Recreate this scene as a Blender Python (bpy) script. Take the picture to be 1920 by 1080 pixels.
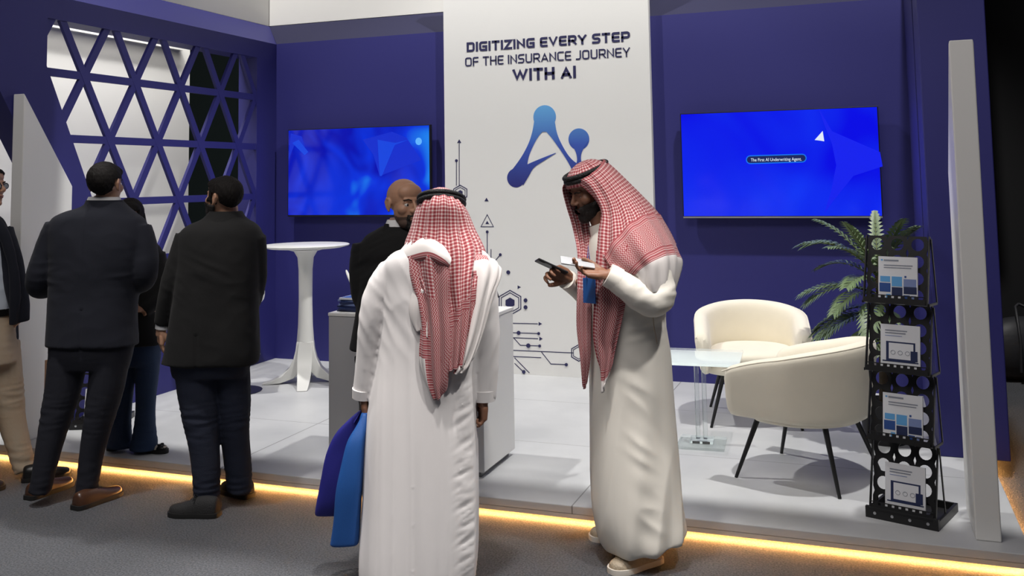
import bpy, bmesh, math, random
from math import sin, cos, pi, radians, sqrt, atan2, exp
from mathutils import Vector, Matrix, noise
random.seed(7)
SC = bpy.context.scene
COL = SC.collection
for o in list(bpy.data.objects):
    bpy.data.objects.remove(o)
V = Vector

# ------------------------------------------------------------------ camera
FPX, CX, CY = 1787.2, 960.0, 186.27          # focal length in pixels, optical centre (the photograph is a crop)
YAW, PITCH, ROLL = radians(20.174), radians(-4.742), radians(-0.927)
CAMP = V((0, 0, 1.72))
_f = V((-sin(YAW)*cos(PITCH), cos(YAW)*cos(PITCH), -sin(PITCH)))
_r = V((cos(YAW), sin(YAW), 0)); _u = _r.cross(_f)
CR = _r*cos(ROLL)+_u*sin(ROLL); CU = -_r*sin(ROLL)+_u*cos(ROLL); CF = _f
cd = bpy.data.cameras.new('camera'); cam = bpy.data.objects.new('camera', cd); COL.objects.link(cam)
cam.matrix_world = Matrix(((CR.x, CU.x, -CF.x, CAMP.x), (CR.y, CU.y, -CF.y, CAMP.y), (CR.z, CU.z, -CF.z, CAMP.z), (0, 0, 0, 1)))
cd.sensor_width = 36; cd.lens = FPX/1920*36; cd.shift_y = -(540-CY)/1920
cd.clip_start = .05; cd.clip_end = 100
SC.camera = cam

# ------------------------------------------------------------------ world, view, lights
SC.view_settings.view_transform = 'Standard'; SC.view_settings.look = 'None'
SC.view_settings.exposure = 0.0; SC.view_settings.gamma = 1.0; SC.view_settings.use_curve_mapping = False
SC.cycles.use_denoising = True
SC.cycles.max_bounces = 10; SC.cycles.transparent_max_bounces = 12
w = bpy.data.worlds.new('world'); SC.world = w; w.use_nodes = True
w.node_tree.nodes['Background'].inputs[0].default_value = (.75, .8, 1, 1)
w.node_tree.nodes['Background'].inputs[1].default_value = .028
def look(o, target):
    o.rotation_euler = (V(target)-o.location).to_track_quat('-Z', 'Y').to_euler()
def spot(name, loc, target, power, angle, blend=.25, radius=.06, col=(1, .96, .9)):
    d = bpy.data.lights.new(name, 'SPOT'); d.energy = power; d.spot_size = radians(angle); d.spot_blend = blend
    d.shadow_soft_size = radius; d.color = col
    o = bpy.data.objects.new(name, d); COL.objects.link(o); o.location = loc; look(o, target); return o
def area(name, loc, target, power, sx, sy, col=(1, .97, .93)):
    d = bpy.data.lights.new(name, 'AREA'); d.energy = power; d.shape = 'RECTANGLE'; d.size = sx; d.size_y = sy; d.color = col
    o = bpy.data.objects.new(name, d); COL.objects.link(o); o.location = loc; look(o, target); return o
LCOL = (1, .98, .945)
spot('stage_spot_left', (-5.2, 5.3, 7.8), (-3.6, 6.5, 0), 1230, 74, .35, .10, LCOL)
spot('stage_spot_right', (.5, 5.3, 7.8), (-1.4, 6.5, 0), 1450, 74, .35, .10, LCOL)
area('hall_light_near', (-1.8, .4, 6.5), (-2.0, 3.8, 0), 225, 5, 2.5, (1, .95, .92))
spot('front_fill_left', (-3.4, 2.55, 6.6), (-3.3, 2.75, 0), 1000, 38, .35, .15, (1, .95, .91))  # unseen downlight added to brighten the people in front, left half
spot('front_fill_right', (-1.2, 2.55, 6.6), (-1.15, 2.75, 0), 1000, 38, .35, .15, (1, .95, .91))  # its twin, likewise added, for the right half
spot('side_fill', (1.3, 2.5, 6.0), (-1.12, 3.95, .9), 800, 18, .5, .12, (1, .96, .92))  # unseen narrow spot added to light the back of the man in cream
area('neighbour_light', (-5.93, 6.2, 5.0), (-6.25, 6.2, 1.0), 230, 3.0, .35, (1, .97, .93))

# ------------------------------------------------------------------ mesh helpers
def ray(px, py):
    d = CR*(px-CX)-CU*(py-CY)+CF*FPX
    return d/d.dot(CF)
def gz(px, py, z=0.0):
    d = ray(px, py); return CAMP+d*((z-CAMP.z)/d.z)
def gy(px, py, Y):
    d = ray(px, py); return CAMP+d*(Y/d.y)
def gx(px, py, X):
    d = ray(px, py); return CAMP+d*(X/d.x)

MATS = {}
def mat(name, col, rough=.6, metal=0.0, bump=0.0, bscale=60.0, var=0.0, vscale=4.0, sheen=0.0, spec=.5, emit=None, estr=0.0,
        trans=0.0, ior=1.45, aniso=None, coat=0.0, sss=0.0):
    if name in MATS: return MATS[name]
    m = bpy.data.materials.new(name); m.use_nodes = True; nt = m.node_tree; N = nt.nodes; L = nt.links
    b = N['Principled BSDF']; b.inputs['Base Color'].default_value = (*col, 1)
    b.inputs['Roughness'].default_value = rough; b.inputs['Metallic'].default_value = metal
    b.inputs['Specular IOR Level'].default_value = spec
    b.inputs['Sheen Weight'].default_value = sheen; b.inputs['Transmission Weight'].default_value = trans; b.inputs['IOR'].default_value = ior
    b.inputs['Coat Weight'].default_value = coat
    if sss:
        b.inputs['Subsurface Weight'].default_value = sss; b.inputs['Subsurface Radius'].default_value = (.012, .005, .003)
        b.inputs['Subsurface Scale'].default_value = 1.0
    if emit: b.inputs['Emission Color'].default_value = (*emit, 1); b.inputs['Emission Strength'].default_value = estr
    if bump or var:
        tc = N.new('ShaderNodeTexCoord'); mp = N.new('ShaderNodeMapping'); L.new(tc.outputs['Object'], mp.inputs[0])
        if aniso: mp.inputs['Scale'].default_value = aniso
    if bump:
        n = N.new('ShaderNodeTexNoise'); n.inputs['Scale'].default_value = bscale; n.inputs['Detail'].default_value = 4
        L.new(mp.outputs[0], n.inputs['Vector'])
        bp = N.new('ShaderNodeBump'); bp.inputs['Strength'].default_value = bump; bp.inputs['Distance'].default_value = .01
        L.new(n.outputs[0], bp.inputs['Height']); L.new(bp.outputs[0], b.inputs['Normal'])
    if var:
        n2 = N.new('ShaderNodeTexNoise'); n2.inputs['Scale'].default_value = vscale; n2.inputs['Detail'].default_value = 5
        L.new(mp.outputs[0], n2.inputs['Vector'])
        mx = N.new('ShaderNodeMixRGB'); mx.inputs[1].default_value = (*[c*(1-var) for c in col], 1); mx.inputs[2].default_value = (*[min(1, c*(1+var)) for c in col], 1)
        L.new(n2.outputs[0], mx.inputs[0]); L.new(mx.outputs[0], b.inputs['Base Color'])
    MATS[name] = m; return m

ROOTM = {}
def thing(name, label, cat, loc=(0, 0, 0), rz=0.0, group=None):
    o = bpy.data.objects.new(name, None); COL.objects.link(o); o.location = loc; o.rotation_euler = (0, 0, rz)
    o.empty_display_size = .1
    o['label'] = label; o['category'] = cat
    if group: o['group'] = group
    ROOTM[o.name] = Matrix.Translation(V(loc)) @ Matrix.Rotation(rz, 4, 'Z')
    return o
def tag(o, label, cat, group=None):
    o['label'] = label; o['category'] = cat
    if group: o['group'] = group
    return o
def structure(o):
    o['kind'] = 'structure'; return o

class MB:
    def __init__(s): s.v = []; s.f = []; s.uv = {}; s.mi = {}
    def add(s, vs, fs, uvs=None, mi=0):
        b = len(s.v); s.v += [V(p) for p in vs]
        for f in fs:
            s.f.append(tuple(b+i for i in f))
            if mi: s.mi[len(s.f)-1] = mi
        if uvs:
            for i, u in enumerate(uvs): s.uv[b+i] = u
        return s
    def box(s, lo, hi, M=None):
        x0, y0, z0 = lo; x1, y1, z1 = hi
        vs = [V(p) for p in ((x0, y0, z0), (x1, y0, z0), (x1, y1, z0), (x0, y1, z0), (x0, y0, z1), (x1, y0, z1), (x1, y1, z1), (x0, y1, z1))]
        if M: vs = [M @ p for p in vs]
        return s.add(vs, [(3, 2, 1, 0), (4, 5, 6, 7), (0, 1, 5, 4), (1, 2, 6, 5), (2, 3, 7, 6), (3, 0, 4, 7)])
    def prism(s, poly, to3, a, b):
        # polygon (2D) extruded between a and b; to3(u, v, t) -> point
        n = len(poly)
        vs = [V(to3(u, v, a)) for u, v in poly]+[V(to3(u, v, b)) for u, v in poly]
        fs = [tuple(range(n)), tuple(range(2*n-1, n-1, -1))]+[(i, i+n, (i+1) % n+n, (i+1) % n) for i in range(n)]
        return s.add(vs, fs)
    def bar(s, p, q, w, h, up=(0, 0, 1)):
        p, q = V(p), V(q); d = (q-p).normalized(); x = d.cross(V(up))
        if x.length < 1e-4: x = d.cross(V((1, 0, 0)))
        x.normalize(); y = x.cross(d)
        vs = [c+x*(sx*w/2)+y*(sy*h/2) for c in (p, q) for sx, sy in ((-1, -1), (1, -1), (1, 1), (-1, 1))]
        return s.add(vs, [(0, 1, 2, 3), (7, 6, 5, 4), (0, 4, 5, 1), (1, 5, 6, 2), (2, 6, 7, 3), (3, 7, 4, 0)])
    def tube(s, pts, r, n=12, caps=True, closed=False, flat=1.0, up=(0, 0, 1)):
        pts = [V(p) for p in pts]; m = len(pts)
        rs = r if isinstance(r, (list, tuple)) else [r]*m
        rings = []; prev = None
        for i, p in enumerate(pts):
            if closed: d = pts[(i+1) % m]-pts[i-1]
            else: d = pts[min(i+1, m-1)]-pts[max(i-1, 0)]
            d.normalize()
            if prev is None:
                x = d.cross(V(up))
                if x.length < 1e-3: x = d.cross(V((0, 1, 0)))
            else: x = prev-d*prev.dot(d)
            x.normalize(); prev = x; y = d.cross(x)
            rings.append([p+x*(rs[i]*cos(2*pi*k/n))+y*(rs[i]*flat*sin(2*pi*k/n)) for k in range(n)])
        return s.rings(rings, caps, closed)
    def rings(s, rings, caps=True, closed=False):
        n = len(rings[0]); m = len(rings); vs = [p for r in rings for p in r]; fs = []
        for i in range(m if closed else m-1):
            j = (i+1) % m
            for k in range(n):
                fs.append((i*n+k, i*n+(k+1) % n, j*n+(k+1) % n, j*n+k))
        if caps and not closed:
            fs.append(tuple(range(n-1, -1, -1))); fs.append(tuple((m-1)*n+k for k in range(n)))
        return s.add(vs, fs)
    def lathe(s, prof, c=(0, 0, 0), n=32, axis='Z'):
        c = V(c); rings = []
        for r, z in prof:
            rings.append([c+(V((r*cos(2*pi*k/n), r*sin(2*pi*k/n), z)) if axis == 'Z' else V((r*cos(2*pi*k/n), z, r*sin(2*pi*k/n)))) for k in range(n)])
        return s.rings(rings)
    def ball(s, c, r, n=14, M=None, sc=(1, 1, 1)):
        c = V(c); rings = []
        for i in range(n+1):
            t = -pi/2+pi*i/n; rr = max(cos(t), 1e-3)
            ring = [V((r*sc[0]*rr*cos(2*pi*k/(2*n)), r*sc[1]*rr*sin(2*pi*k/(2*n)), r*sc[2]*sin(t))) for k in range(2*n)]
            rings.append([c+((M @ p) if M else p) for p in ring])
        return s.rings(rings)
    def grid(s, P, uv=None, flip=False):
        a = len(P); b = len(P[0]); vs = [p for row in P for p in row]
        fs = []
        for i in range(a-1):
            for j in range(b-1):
                q = (i*b+j, i*b+j+1, (i+1)*b+j+1, (i+1)*b+j)
                fs.append(q[::-1] if flip else q)
        return s.add(vs, fs, [u for row in uv for u in row] if uv else None)
    def build(s, name, m, parent=None, root=None, smooth=None, bevel=0, bseg=2, solid=0, sub=0, world=True, mats=None):
        me = bpy.data.meshes.new(name)
        root = root or parent
        M = None
        if root is not None and world:
            M = ROOTM[root.name].inverted()
        me.from_pydata([(M @ p) if M else p for p in s.v], [], s.f)
        for mm in ([m] if not mats else mats): me.materials.append(mm)
        for k, v in s.mi.items(): me.polygons[k].material_index = v
        if s.uv:
            ul = me.uv_layers.new(name='uv')
            for l in me.loops: ul.data[l.index].uv = s.uv.get(l.vertex_index, (0, 0))
        me.validate()
        bm = bmesh.new(); bm.from_mesh(me)
        if not s.uv: bmesh.ops.recalc_face_normals(bm, faces=bm.faces)
        bm.to_mesh(me); bm.free()
        o = bpy.data.objects.new(name, me); COL.objects.link(o)
        if parent is not None: o.parent = parent
        if smooth is not None:
            me.shade_smooth()
            if smooth < 180: me.set_sharp_from_angle(angle=radians(smooth))
        if bevel:
            md = o.modifiers.new('bevel', 'BEVEL'); md.width = bevel; md.segments = bseg; md.limit_method = 'ANGLE'; md.angle_limit = radians(35)
        if solid:
            md = o.modifiers.new('solid', 'SOLIDIFY'); md.thickness = solid; md.offset = 0
        if sub:
            md = o.modifiers.new('sub', 'SUBSURF'); md.levels = sub; md.render_levels = sub
        return o

def cr(p0, p1, p2, p3, t):
    return 0.5*((2*p1)+(p2-p0)*t+(2*p0-5*p1+4*p2-p3)*t*t+(3*p1-p0-3*p2+p3)*t*t*t)
def cr_chain(pts, k):
    out = []; n = len(pts)
    for i in range(n-1):
        a = pts[max(i-1, 0)]; b = pts[i]; c = pts[i+1]; d = pts[min(i+2, n-1)]
        for j in range(k): out.append(cr(a, b, c, d, j/k))
    out.append(pts[-1]); return out
def interp(tab, x):
    # piecewise smooth table [(x, a, b, ...)] sorted by x
    if x <= tab[0][0]: return list(tab[0][1:])
    if x >= tab[-1][0]: return list(tab[-1][1:])
    for i in range(len(tab)-1):
        if tab[i][0] <= x <= tab[i+1][0]:
            t = (x-tab[i][0])/(tab[i+1][0]-tab[i][0])
            a = tab[max(i-1, 0)]; b = tab[i]; c = tab[i+1]; d = tab[min(i+2, len(tab)-1)]
            return [cr(a[j], b[j], c[j], d[j], t) for j in range(1, len(b))]

# ================================================================== SETTING
M_NAVY = mat('navy_paint', (.0235, .023, .152), .55, bump=.03, bscale=40, var=.05, vscale=1.2)
M_DKNAVY = mat('dark_navy', (.012, .012, .048), .8)
M_WHITE = mat('white_laminate', (.79, .785, .765), .45, bump=.02, bscale=30)
M_WALLW = mat('white_wall_cloth', (.75, .745, .725), .75, bump=.03, bscale=80)
M_WALLU = mat('white_fascia_cloth', (.72, .71, .68), .8, bump=.03, bscale=80)
M_BLACK = mat('black_drape', (.006, .006, .007), .9)
M_TEAL = mat('dark_green_drape', (.004, .011, .011), .9)

def carpet_mat():
    m = bpy.data.materials.new('grey_carpet'); m.use_nodes = True; N = m.node_tree.nodes; L = m.node_tree.links
    b = N['Principled BSDF']; b.inputs['Roughness'].default_value = .95; b.inputs['Specular IOR Level'].default_value = .15
    tc = N.new('ShaderNodeTexCoord')
    n1 = N.new('ShaderNodeTexNoise'); n1.inputs['Scale'].default_value = 110; n1.inputs['Detail'].default_value = 3
    n2 = N.new('ShaderNodeTexNoise'); n2.inputs['Scale'].default_value = 2.2; n2.inputs['Detail'].default_value = 6
    for n in (n1, n2): L.new(tc.outputs['Object'], n.inputs['Vector'])
    r1 = N.new('ShaderNodeValToRGB'); r1.color_ramp.elements[0].position = .3; r1.color_ramp.elements[1].position = .75
    r1.color_ramp.elements[0].color = (.046, .048, .055, 1); r1.color_ramp.elements[1].color = (.118, .122, .132, 1)
    L.new(n1.outputs[0], r1.inputs[0])
    mx = N.new('ShaderNodeMixRGB'); mx.blend_type = 'MULTIPLY'; mx.inputs[0].default_value = .5
    r2 = N.new('ShaderNodeValToRGB'); r2.color_ramp.elements[0].position = .35; r2.color_ramp.elements[1].position = .7
    r2.color_ramp.elements[0].color = (.7, .7, .7, 1); L.new(n2.outputs[0], r2.inputs[0])
    L.new(r1.outputs[0], mx.inputs[1]); L.new(r2.outputs[0], mx.inputs[2]); L.new(mx.outputs[0], b.inputs['Base Color'])
    bp = N.new('ShaderNodeBump'); bp.inputs['Strength'].default_value = .5; bp.inputs['Distance'].default_value = .01
    L.new(n1.outputs[0], bp.inputs['Height']); L.new(bp.outputs[0], b.inputs['Normal'])
    return m
M_CARPET = carpet_mat()

def stage_mat():
    m = bpy.data.materials.new('white_stage_panels'); m.use_nodes = True; N = m.node_tree.nodes; L = m.node_tree.links
    b = N['Principled BSDF']; b.inputs['Roughness'].default_value = .38
    tc = N.new('ShaderNodeTexCoord'); sp = N.new('ShaderNodeSeparateXYZ'); L.new(tc.outputs['Object'], sp.inputs[0])
    def seam(out, off, step, wid):
        a = N.new('ShaderNodeMath'); a.operation = 'SUBTRACT'; L.new(out, a.inputs[0]); a.inputs[1].default_value = off
        p = N.new('ShaderNodeMath'); p.operation = 'PINGPONG'; L.new(a.outputs[0], p.inputs[0]); p.inputs[1].default_value = step/2
        c = N.new('ShaderNodeMath'); c.operation = 'LESS_THAN'; L.new(p.outputs[0], c.inputs[0]); c.inputs[1].default_value = wid/2
        return c
    sx = seam(sp.outputs[0], -1.44, 2.1, .007); sy = seam(sp.outputs[1], 5.73, 1.057, .005)
    mxx = N.new('ShaderNodeMath'); mxx.operation = 'MAXIMUM'; L.new(sx.outputs[0], mxx.inputs[0]); L.new(sy.outputs[0], mxx.inputs[1])
    n = N.new('ShaderNodeTexNoise'); n.inputs['Scale'].default_value = 1.6; n.inputs['Detail'].default_value = 6; L.new(tc.outputs['Object'], n.inputs['Vector'])
    r = N.new('ShaderNodeValToRGB'); r.color_ramp.elements[0].color = (.47, .478, .49, 1); r.color_ramp.elements[1].color = (.58, .587, .595, 1)
    r.color_ramp.elements[0].position = .3; r.color_ramp.elements[1].position = .62; L.new(n.outputs[0], r.inputs[0])
    mx = N.new('ShaderNodeMixRGB'); L.new(mxx.outputs[0], mx.inputs[0]); L.new(r.outputs[0], mx.inputs[1]); mx.inputs[2].default_value = (.22, .22, .22, 1)
    L.new(mx.outputs[0], b.inputs['Base Color'])
    return m

structure(MB().box((-14, -3, -.05), (8, 14, 0)).build('floor', M_CARPET))
# raised stage: top slab with an overhanging lip, recessed plinth, warm strip light in the gap
SX0, SX1, SY0, SY1, SZ = -5.62, .60, 4.69, 8.0, .09
st = structure(MB().box((SX0, SY0, .05), (SX1, SY1, SZ)).build('stage_floor', stage_mat(), bevel=.004))
M_FASCIA = mat('stage_fascia', (.50, .48, .47), .5)
f = MB(); f.box((SX0, SY0, .030), (SX1, SY0+.02, .0495)); f.box((SX1-.02, SY0+.02, .030), (SX1, SY1, .0495))
f.build('fascia_trim', M_FASCIA, parent=st, world=False)
MB().box((SX0, SY0+.10, 0), (SX1-.10, SY1, .0495)).build('plinth', M_FASCIA, parent=st, world=False)
M_LED = mat('warm_led', (1, .6, .2), .4, emit=(1, .46, .12), estr=200)
ls = MB(); ls.box((SX0, SY0+.022, .026), (SX1-.04, SY0+.034, .034))
tag(ls.build('led_strip', M_LED), 'glowing amber strip light under the front lip of the white stage', 'strip light')
ls = MB(); ls.box((SX1-.034, SY0+.04, .026), (SX1-.022, SY1, .034))
tag(ls.build('led_strip', M_LED), 'glowing amber strip light under the right side of the stage by the dark aisle', 'strip light')

# back wall, right return wall, pillar
WY = 7.70
bw = structure(MB().box((-5.215, WY, SZ), (.45, WY+.1, 3.035)).build('wall_back', M_NAVY))
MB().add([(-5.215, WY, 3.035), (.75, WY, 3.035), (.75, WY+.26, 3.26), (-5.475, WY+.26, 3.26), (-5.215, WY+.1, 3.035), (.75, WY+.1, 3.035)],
         [(0, 1, 2, 3), (3, 2, 5, 4), (0, 3, 4), (1, 5, 2), (0, 4, 5, 1)]).build('cornice', M_DKNAVY, parent=bw, world=False)  # sloped band coloured darker than the wall below
structure(MB().box((-5.475, WY+.26, 3.265), (.9, WY+.3, 5.2)).build('wall_upper', M_WALLU))
structure(MB().box((-5.52, 3.6, 3.265), (-5.48, WY+.26, 5.2)).build('wall_upper_left', M_WALLU))
structure(MB().box((.33, 6.6, SZ), (.43, WY, 3.4)).build('wall_right', M_NAVY))
structure(MB().box((.335, 6.12, SZ), (.70, 6.6, 3.4)).build('pillar', M_NAVY, bevel=.006))

# left wall: navy frame with a hexagonal opening and a triangular lattice
XL = -5.215
outer = [(4.35, 3.03), (4.35, 2.75), (5.2, 1.40), (5.2, .09), (6.4, .09), (7.70, .09), (7.70, 3.03)]
inner = [(4.98, 2.87), (4.98, 2.54), (5.42, 1.62), (5.44, 1.5), (6.55, .25), (7.39, .25), (7.39, 2.87)]
fr = MB()
for i in range(7):
    j = (i+1) % 7
    q = [outer[i], outer[j], inner[j], inner[i]]
    fr.prism(q, lambda u, v, t: (t, u, v), XL, XL-.20)
wl = structure(fr.build('wall_left', M_NAVY))
MB().add([(XL, 4.35, 3.031), (XL, 7.70, 3.031), (-5.475, 7.96, 3.26), (-5.475, 4.35, 3.26), (XL-.2, 4.35, 3.031), (XL-.2, 7.70, 3.031)],
         [(0, 1, 2, 3), (3, 2, 5, 4), (0, 3, 4), (1, 5, 2), (0, 4, 5, 1)]).build('cornice', M_NAVY, parent=wl, world=False)
def inside(y, z):
    n = len(inner); c = False
    for i in range(n):
        (y1, z1), (y2, z2) = inner[i], inner[(i+1) % n]
        if (z1 > z) != (z2 > z) and y < (y2-y1)*(z-z1)/(z2-z1)+y1: c = not c
    return c
def clip(p, q):
    N_ = 240; run = []
    for k in range(N_+1):
        t = k/N_; y = p[0]+(q[0]-p[0])*t; z = p[1]+(q[1]-p[1])*t
        if inside(y, z): run.append(t)
    if len(run) < 6: return None
    a, b = max(run[0]-.03, 0), min(run[-1]+.03, 1)
    return [(p[0]+(q[0]-p[0])*t, p[1]+(q[1]-p[1])*t) for t in (a, b)]
lat = MB(); PY, PZ, Y0, Z0 = .5145, .4535, 5.073, 2.955
def latbar(p, q, off=0.0):
    c = clip(p, q)
    if c:
        (a, b), (d, e) = c
        lat.bar((XL-.02+off, a, b), (XL-.02+off, d, e), .056, .026, up=(1, 0, 0))
for r in range(1, 7): latbar((4.4, Z0-PZ*r), (7.7, Z0-PZ*r))
for k in range(-8, 14):
    y = Y0+PY*k; n = 6.4
    latbar((y, Z0), (y+PY/2*n, Z0-PZ*n), .0012); latbar((y, Z0), (y-PY/2*n, Z0-PZ*n), -.0012)
lat.build('lattice', M_NAVY, parent=wl, world=False)

# unseen crosspiece added above the picture to shade the front of the stage
structure(MB().box((-5.5, 4.60, 3.9), (.75, 5.13, 4.15)).build('shade_beam', M_NAVY))

# slanted white blades that flank the stage
def blade(x0, x1, label, dy=0):
    prof = [(4.80+dy, .09), (4.80+dy, 2.325), (5.22+dy, 1.715), (5.22+dy, .09)]
    o = MB().prism(prof, lambda u, v, t: (t, u, v), x0, x1).build('blade_panel', M_WHITE, bevel=.006)
    return tag(o, label, 'panel')
blade(-5.21, -5.115, 'tall white blade panel with slanted top beside the navy triangle lattice', -.09)
blade(.39, .495, 'tall white blade panel standing in front of the navy pillar')

# beyond the booth
nb = structure(MB().box((-6.45, 4.6, 0), (-6.35, 7.86, 3.10)).build('wall_neighbour', M_WALLW))
MB().box((-6.35, 4.6, 3.04), (-6.30, 7.70, 3.10)).build('top_rail', M_WALLW, parent=nb, world=False)
structure(MB().box((-13, 11.2, 0), (-4.5, 11.3, 6)).build('wall_far_left', M_TEAL))
structure(MB().box((-13.1, -2, 0), (-13, 11.2, 6)).build('wall_outer_left', M_TEAL))
structure(MB().box((.45, 9.45, 0), (8, 9.55, 6)).build('wall_far_right', M_BLACK))
structure(MB().box((-4.5, 9.45, 0), (.45, 9.55, 6)).build('wall_far', M_BLACK))

# ------------------------------------------------------------------ banner with lettering, emblem and circuit print
BYF = 7.635
def bp(px, py): return gy(px, py, BYF)
tx0, tx1 = -3.44, -1.605
bn = thing('banner_panel', 'tall white banner panel with printed slogan, blue molecule emblem and circuit lines', 'banner', (-2.52, BYF, .09))
MB().box((tx0, BYF, .0905), (tx1, WY-.0005, 3.6)).build('panel', M_WALLW, parent=bn)
M_INK = mat('navy_ink', (.022, .022, .085), .6)

GLY = {}
def arc(cx, cy, r, a0, a1, n=6):
    return [(cx+r*cos(radians(a0+(a1-a0)*k/n)), cy+r*sin(radians(a0+(a1-a0)*k/n))) for k in range(n+1)]
def glyph(ch):
    W = .66; r = .20; w_ = W
    def rrect(c): return None
    if ch == 'D': return W, [[(0, 0), (0, 1), *arc(W-r, 1-r, r, 90, 0), *arc(W-r, r, r, 0, -90), (0, 0)]]
    if ch == 'I': return 0.0, [[(0, 0), (0, 1)]]
    if ch == 'G': return W, [[(W, 1), *arc(r, 1-r, r, 90, 180), *arc(r, r, r, 180, 270), (W, 0), (W, .48), (.52*W, .48)]]
    if ch == 'T': return W*.95, [[(0, 1), (W*.95, 1)], [(W*.475, 1), (W*.475, 0)]]
    if ch == 'Z': return W*.95, [[(0, 1), (W*.95, 1), (0, 0), (W*.95, 0)]]
    if ch == 'N': return W, [[(0, 0), (0, 1), (W, 0), (W, 1)]]
    if ch == 'E': return W*.88, [[(W*.88, 1), *arc(.12, .88, .12, 90, 180), *arc(.12, .12, .12, 180, 270), (W*.88, 0)], [(0, .5), (W*.82, .5)]]
    if ch == 'F': return W*.86, [[(W*.86, 1), *arc(.12, .88, .12, 90, 180), (0, 0)], [(0, .48), (W*.8, .48)]]
    if ch == 'V': return W*1.05, [[(0, 1), (W*.525, 0), (W*1.05, 1)]]
    if ch == 'R': return W, [[(0, 0), (0, 1), *arc(W-r, 1-r, r, 90, 0), *arc(W-r, .42+r, r, 0, -90), (0, .42)], [(.55*W, .42), (W, 0)]]
    if ch == 'P': return W, [[(0, 0), (0, 1), *arc(W-r, 1-r, r, 90, 0), *arc(W-r, .40+r, r, 0, -90), (0, .40)]]
    if ch == 'Y': return W, [[(0, 1), (W/2, .42), (W, 1)], [(W/2, .42), (W/2, 0)]]
    if ch == 'S': return W*.95, [[(W*.95, 1), *arc(r, 1-r, r, 90, 180), *arc(r, .5+.2, .2, 180, 270), *arc(W*.95-.2, .3, .2, 90, 0), *arc(W*.95-r, r, r, 0, -90), (0, 0)]]
    if ch == 'O': return W*1.05, [[(W*.5, 1), *arc(r, 1-r, r, 90, 180), *arc(r, r, r, 180, 270), *arc(W*1.05-r, r, r, -90, 0), *arc(W*1.05-r, 1-r, r, 0, 90), (W*.5, 1)]]
    if ch == 'C': return W*.95, [[(W*.95, 1), *arc(r, 1-r, r, 90, 180), *arc(r, r, r, 180, 270), (W*.95, 0)]]
    if ch == 'H': return W, [[(0, 0), (0, 1)], [(W, 0), (W, 1)], [(0, .5), (W, .5)]]
    if ch == 'U': return W, [[(0, 1), *arc(r, r, r, 180, 270), *arc(W-r, r, r, -90, 0), (W, 1)]]
    if ch == 'A': return W*1.08, [[(0, 0), (W*.54, 1), (W*1.08, 0)], [(W*.2, .27), (W*.88, .27)]]
    if ch == 'J': return W*.7, [[(W*.7, 1), *arc(W*.7-r, r, r, 0, -90), (0, 0)]]
    if ch == 'W': return W*1.75, [[(0, 1), (W*.45, 0), (W*.875, 1), (W*1.3, 0), (W*1.75, 1)]]
    return .35, []
def stroke2d(pts, t, closed=False):
    # offset polyline with mitres -> list of left and right points
    n = len(pts); L_, R_ = [], []
    for i in range(n):
        p = V(pts[i])
        a = V(pts[i-1]) if i > 0 else (V(pts[-2]) if closed else None)
        b = V(pts[i+1]) if i < n-1 else (V(pts[1]) if closed else None)
        d1 = (p-a).normalized() if a is not None else None; d2 = (b-p).normalized() if b is not None else None
        if d1 is None: d1 = d2
        if d2 is None: d2 = d1
        nrm = (V((-d1.y, d1.x))+V((-d2.y, d2.x)))
        if nrm.length < 1e-6: nrm = V((-d1.y, d1.x))
        nrm.normalize(); k = max(nrm.dot(V((-d1.y, d1.x))), .38)
        L_.append(p+nrm*(t/2/k)); R_.append(p-nrm*(t/2/k))
    return L_, R_
def write(txt, bl, br, hgt_l, hgt_r, t, name, m, parent, to3, gap=.2, th=.003):
    # lay the text between baseline points bl..br (2D plane coordinates), cap heights given at both ends
    tot = 0; items = []
    for i, ch in enumerate(txt):
        w_, st_ = glyph(ch)
        if ch == ' ': tot += .42; continue
        items.append((tot+t/2, st_)); tot += w_+t+gap*.75
    tot -= gap*.75
    mb = MB()
    for x0, st_ in items:
        for pl in st_:
            p2 = [V((x0+x, t/2+y*(1-t))) for x, y in pl]
            cl = (p2[0]-p2[-1]).length < 1e-6
            if not cl:
                p2[0] = p2[0]+(p2[0]-p2[1]).normalized()*(t/2); p2[-1] = p2[-1]+(p2[-1]-p2[-2]).normalized()*(t/2)
            Lp, Rp = stroke2d(p2, t, cl)
            for q_ in Lp+Rp: q_.y = min(1, max(0, q_.y))
            def m3(q, e):
                u = q.x/tot; h = hgt_l+(hgt_r-hgt_l)*u
                return to3(bl[0]+(br[0]-bl[0])*u, bl[1]+(br[1]-bl[1])*u+q.y*h, e)
            for i in range(len(p2)-1):
                mb.add([m3(q, e) for e in (0, th) for q in (Lp[i], Lp[i+1], Rp[i+1], Rp[i])],
                       [(4, 5, 6, 7), (0, 1, 5, 4), (1, 2, 6, 5), (2, 3, 7, 6), (3, 0, 4, 7)])
    return mb.build(name, m, parent=parent)
def b2(px, py):
    p = bp(px, py); return (p.x, p.z)
on_banner = lambda x, z, e: V((x, BYF-.0006-e, z))
def line_px(txt, l, rr, t, nm):
    (xl, yt, yb), (xr, yt2, yb2) = l, rr
    a, b = b2(xl, yb), b2(xr, yb2); ha = b2(xl, yt)[1]-a[1]; hb = b2(xr, yt2)[1]-b[1]
    z = (a[1]+b[1])/2; h = (ha+hb)/2
    return write(txt, (a[0], z), (b[0], z), h, h, t, nm, M_INK, bn, on_banner)
line_px('DIGITIZING EVERY STEP', (875.4, 81.5, 98), (1181.5, 56.5, 77), .22, 'slogan_lettering')['label'] = 'bold navy top line of the slogan'
line_px('OF THE INSURANCE JOURNEY', (872.5, 108, 124), (1181.5, 88.5, 107), .15, 'slogan_lettering')['label'] = 'thin navy middle line of the slogan'
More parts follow.
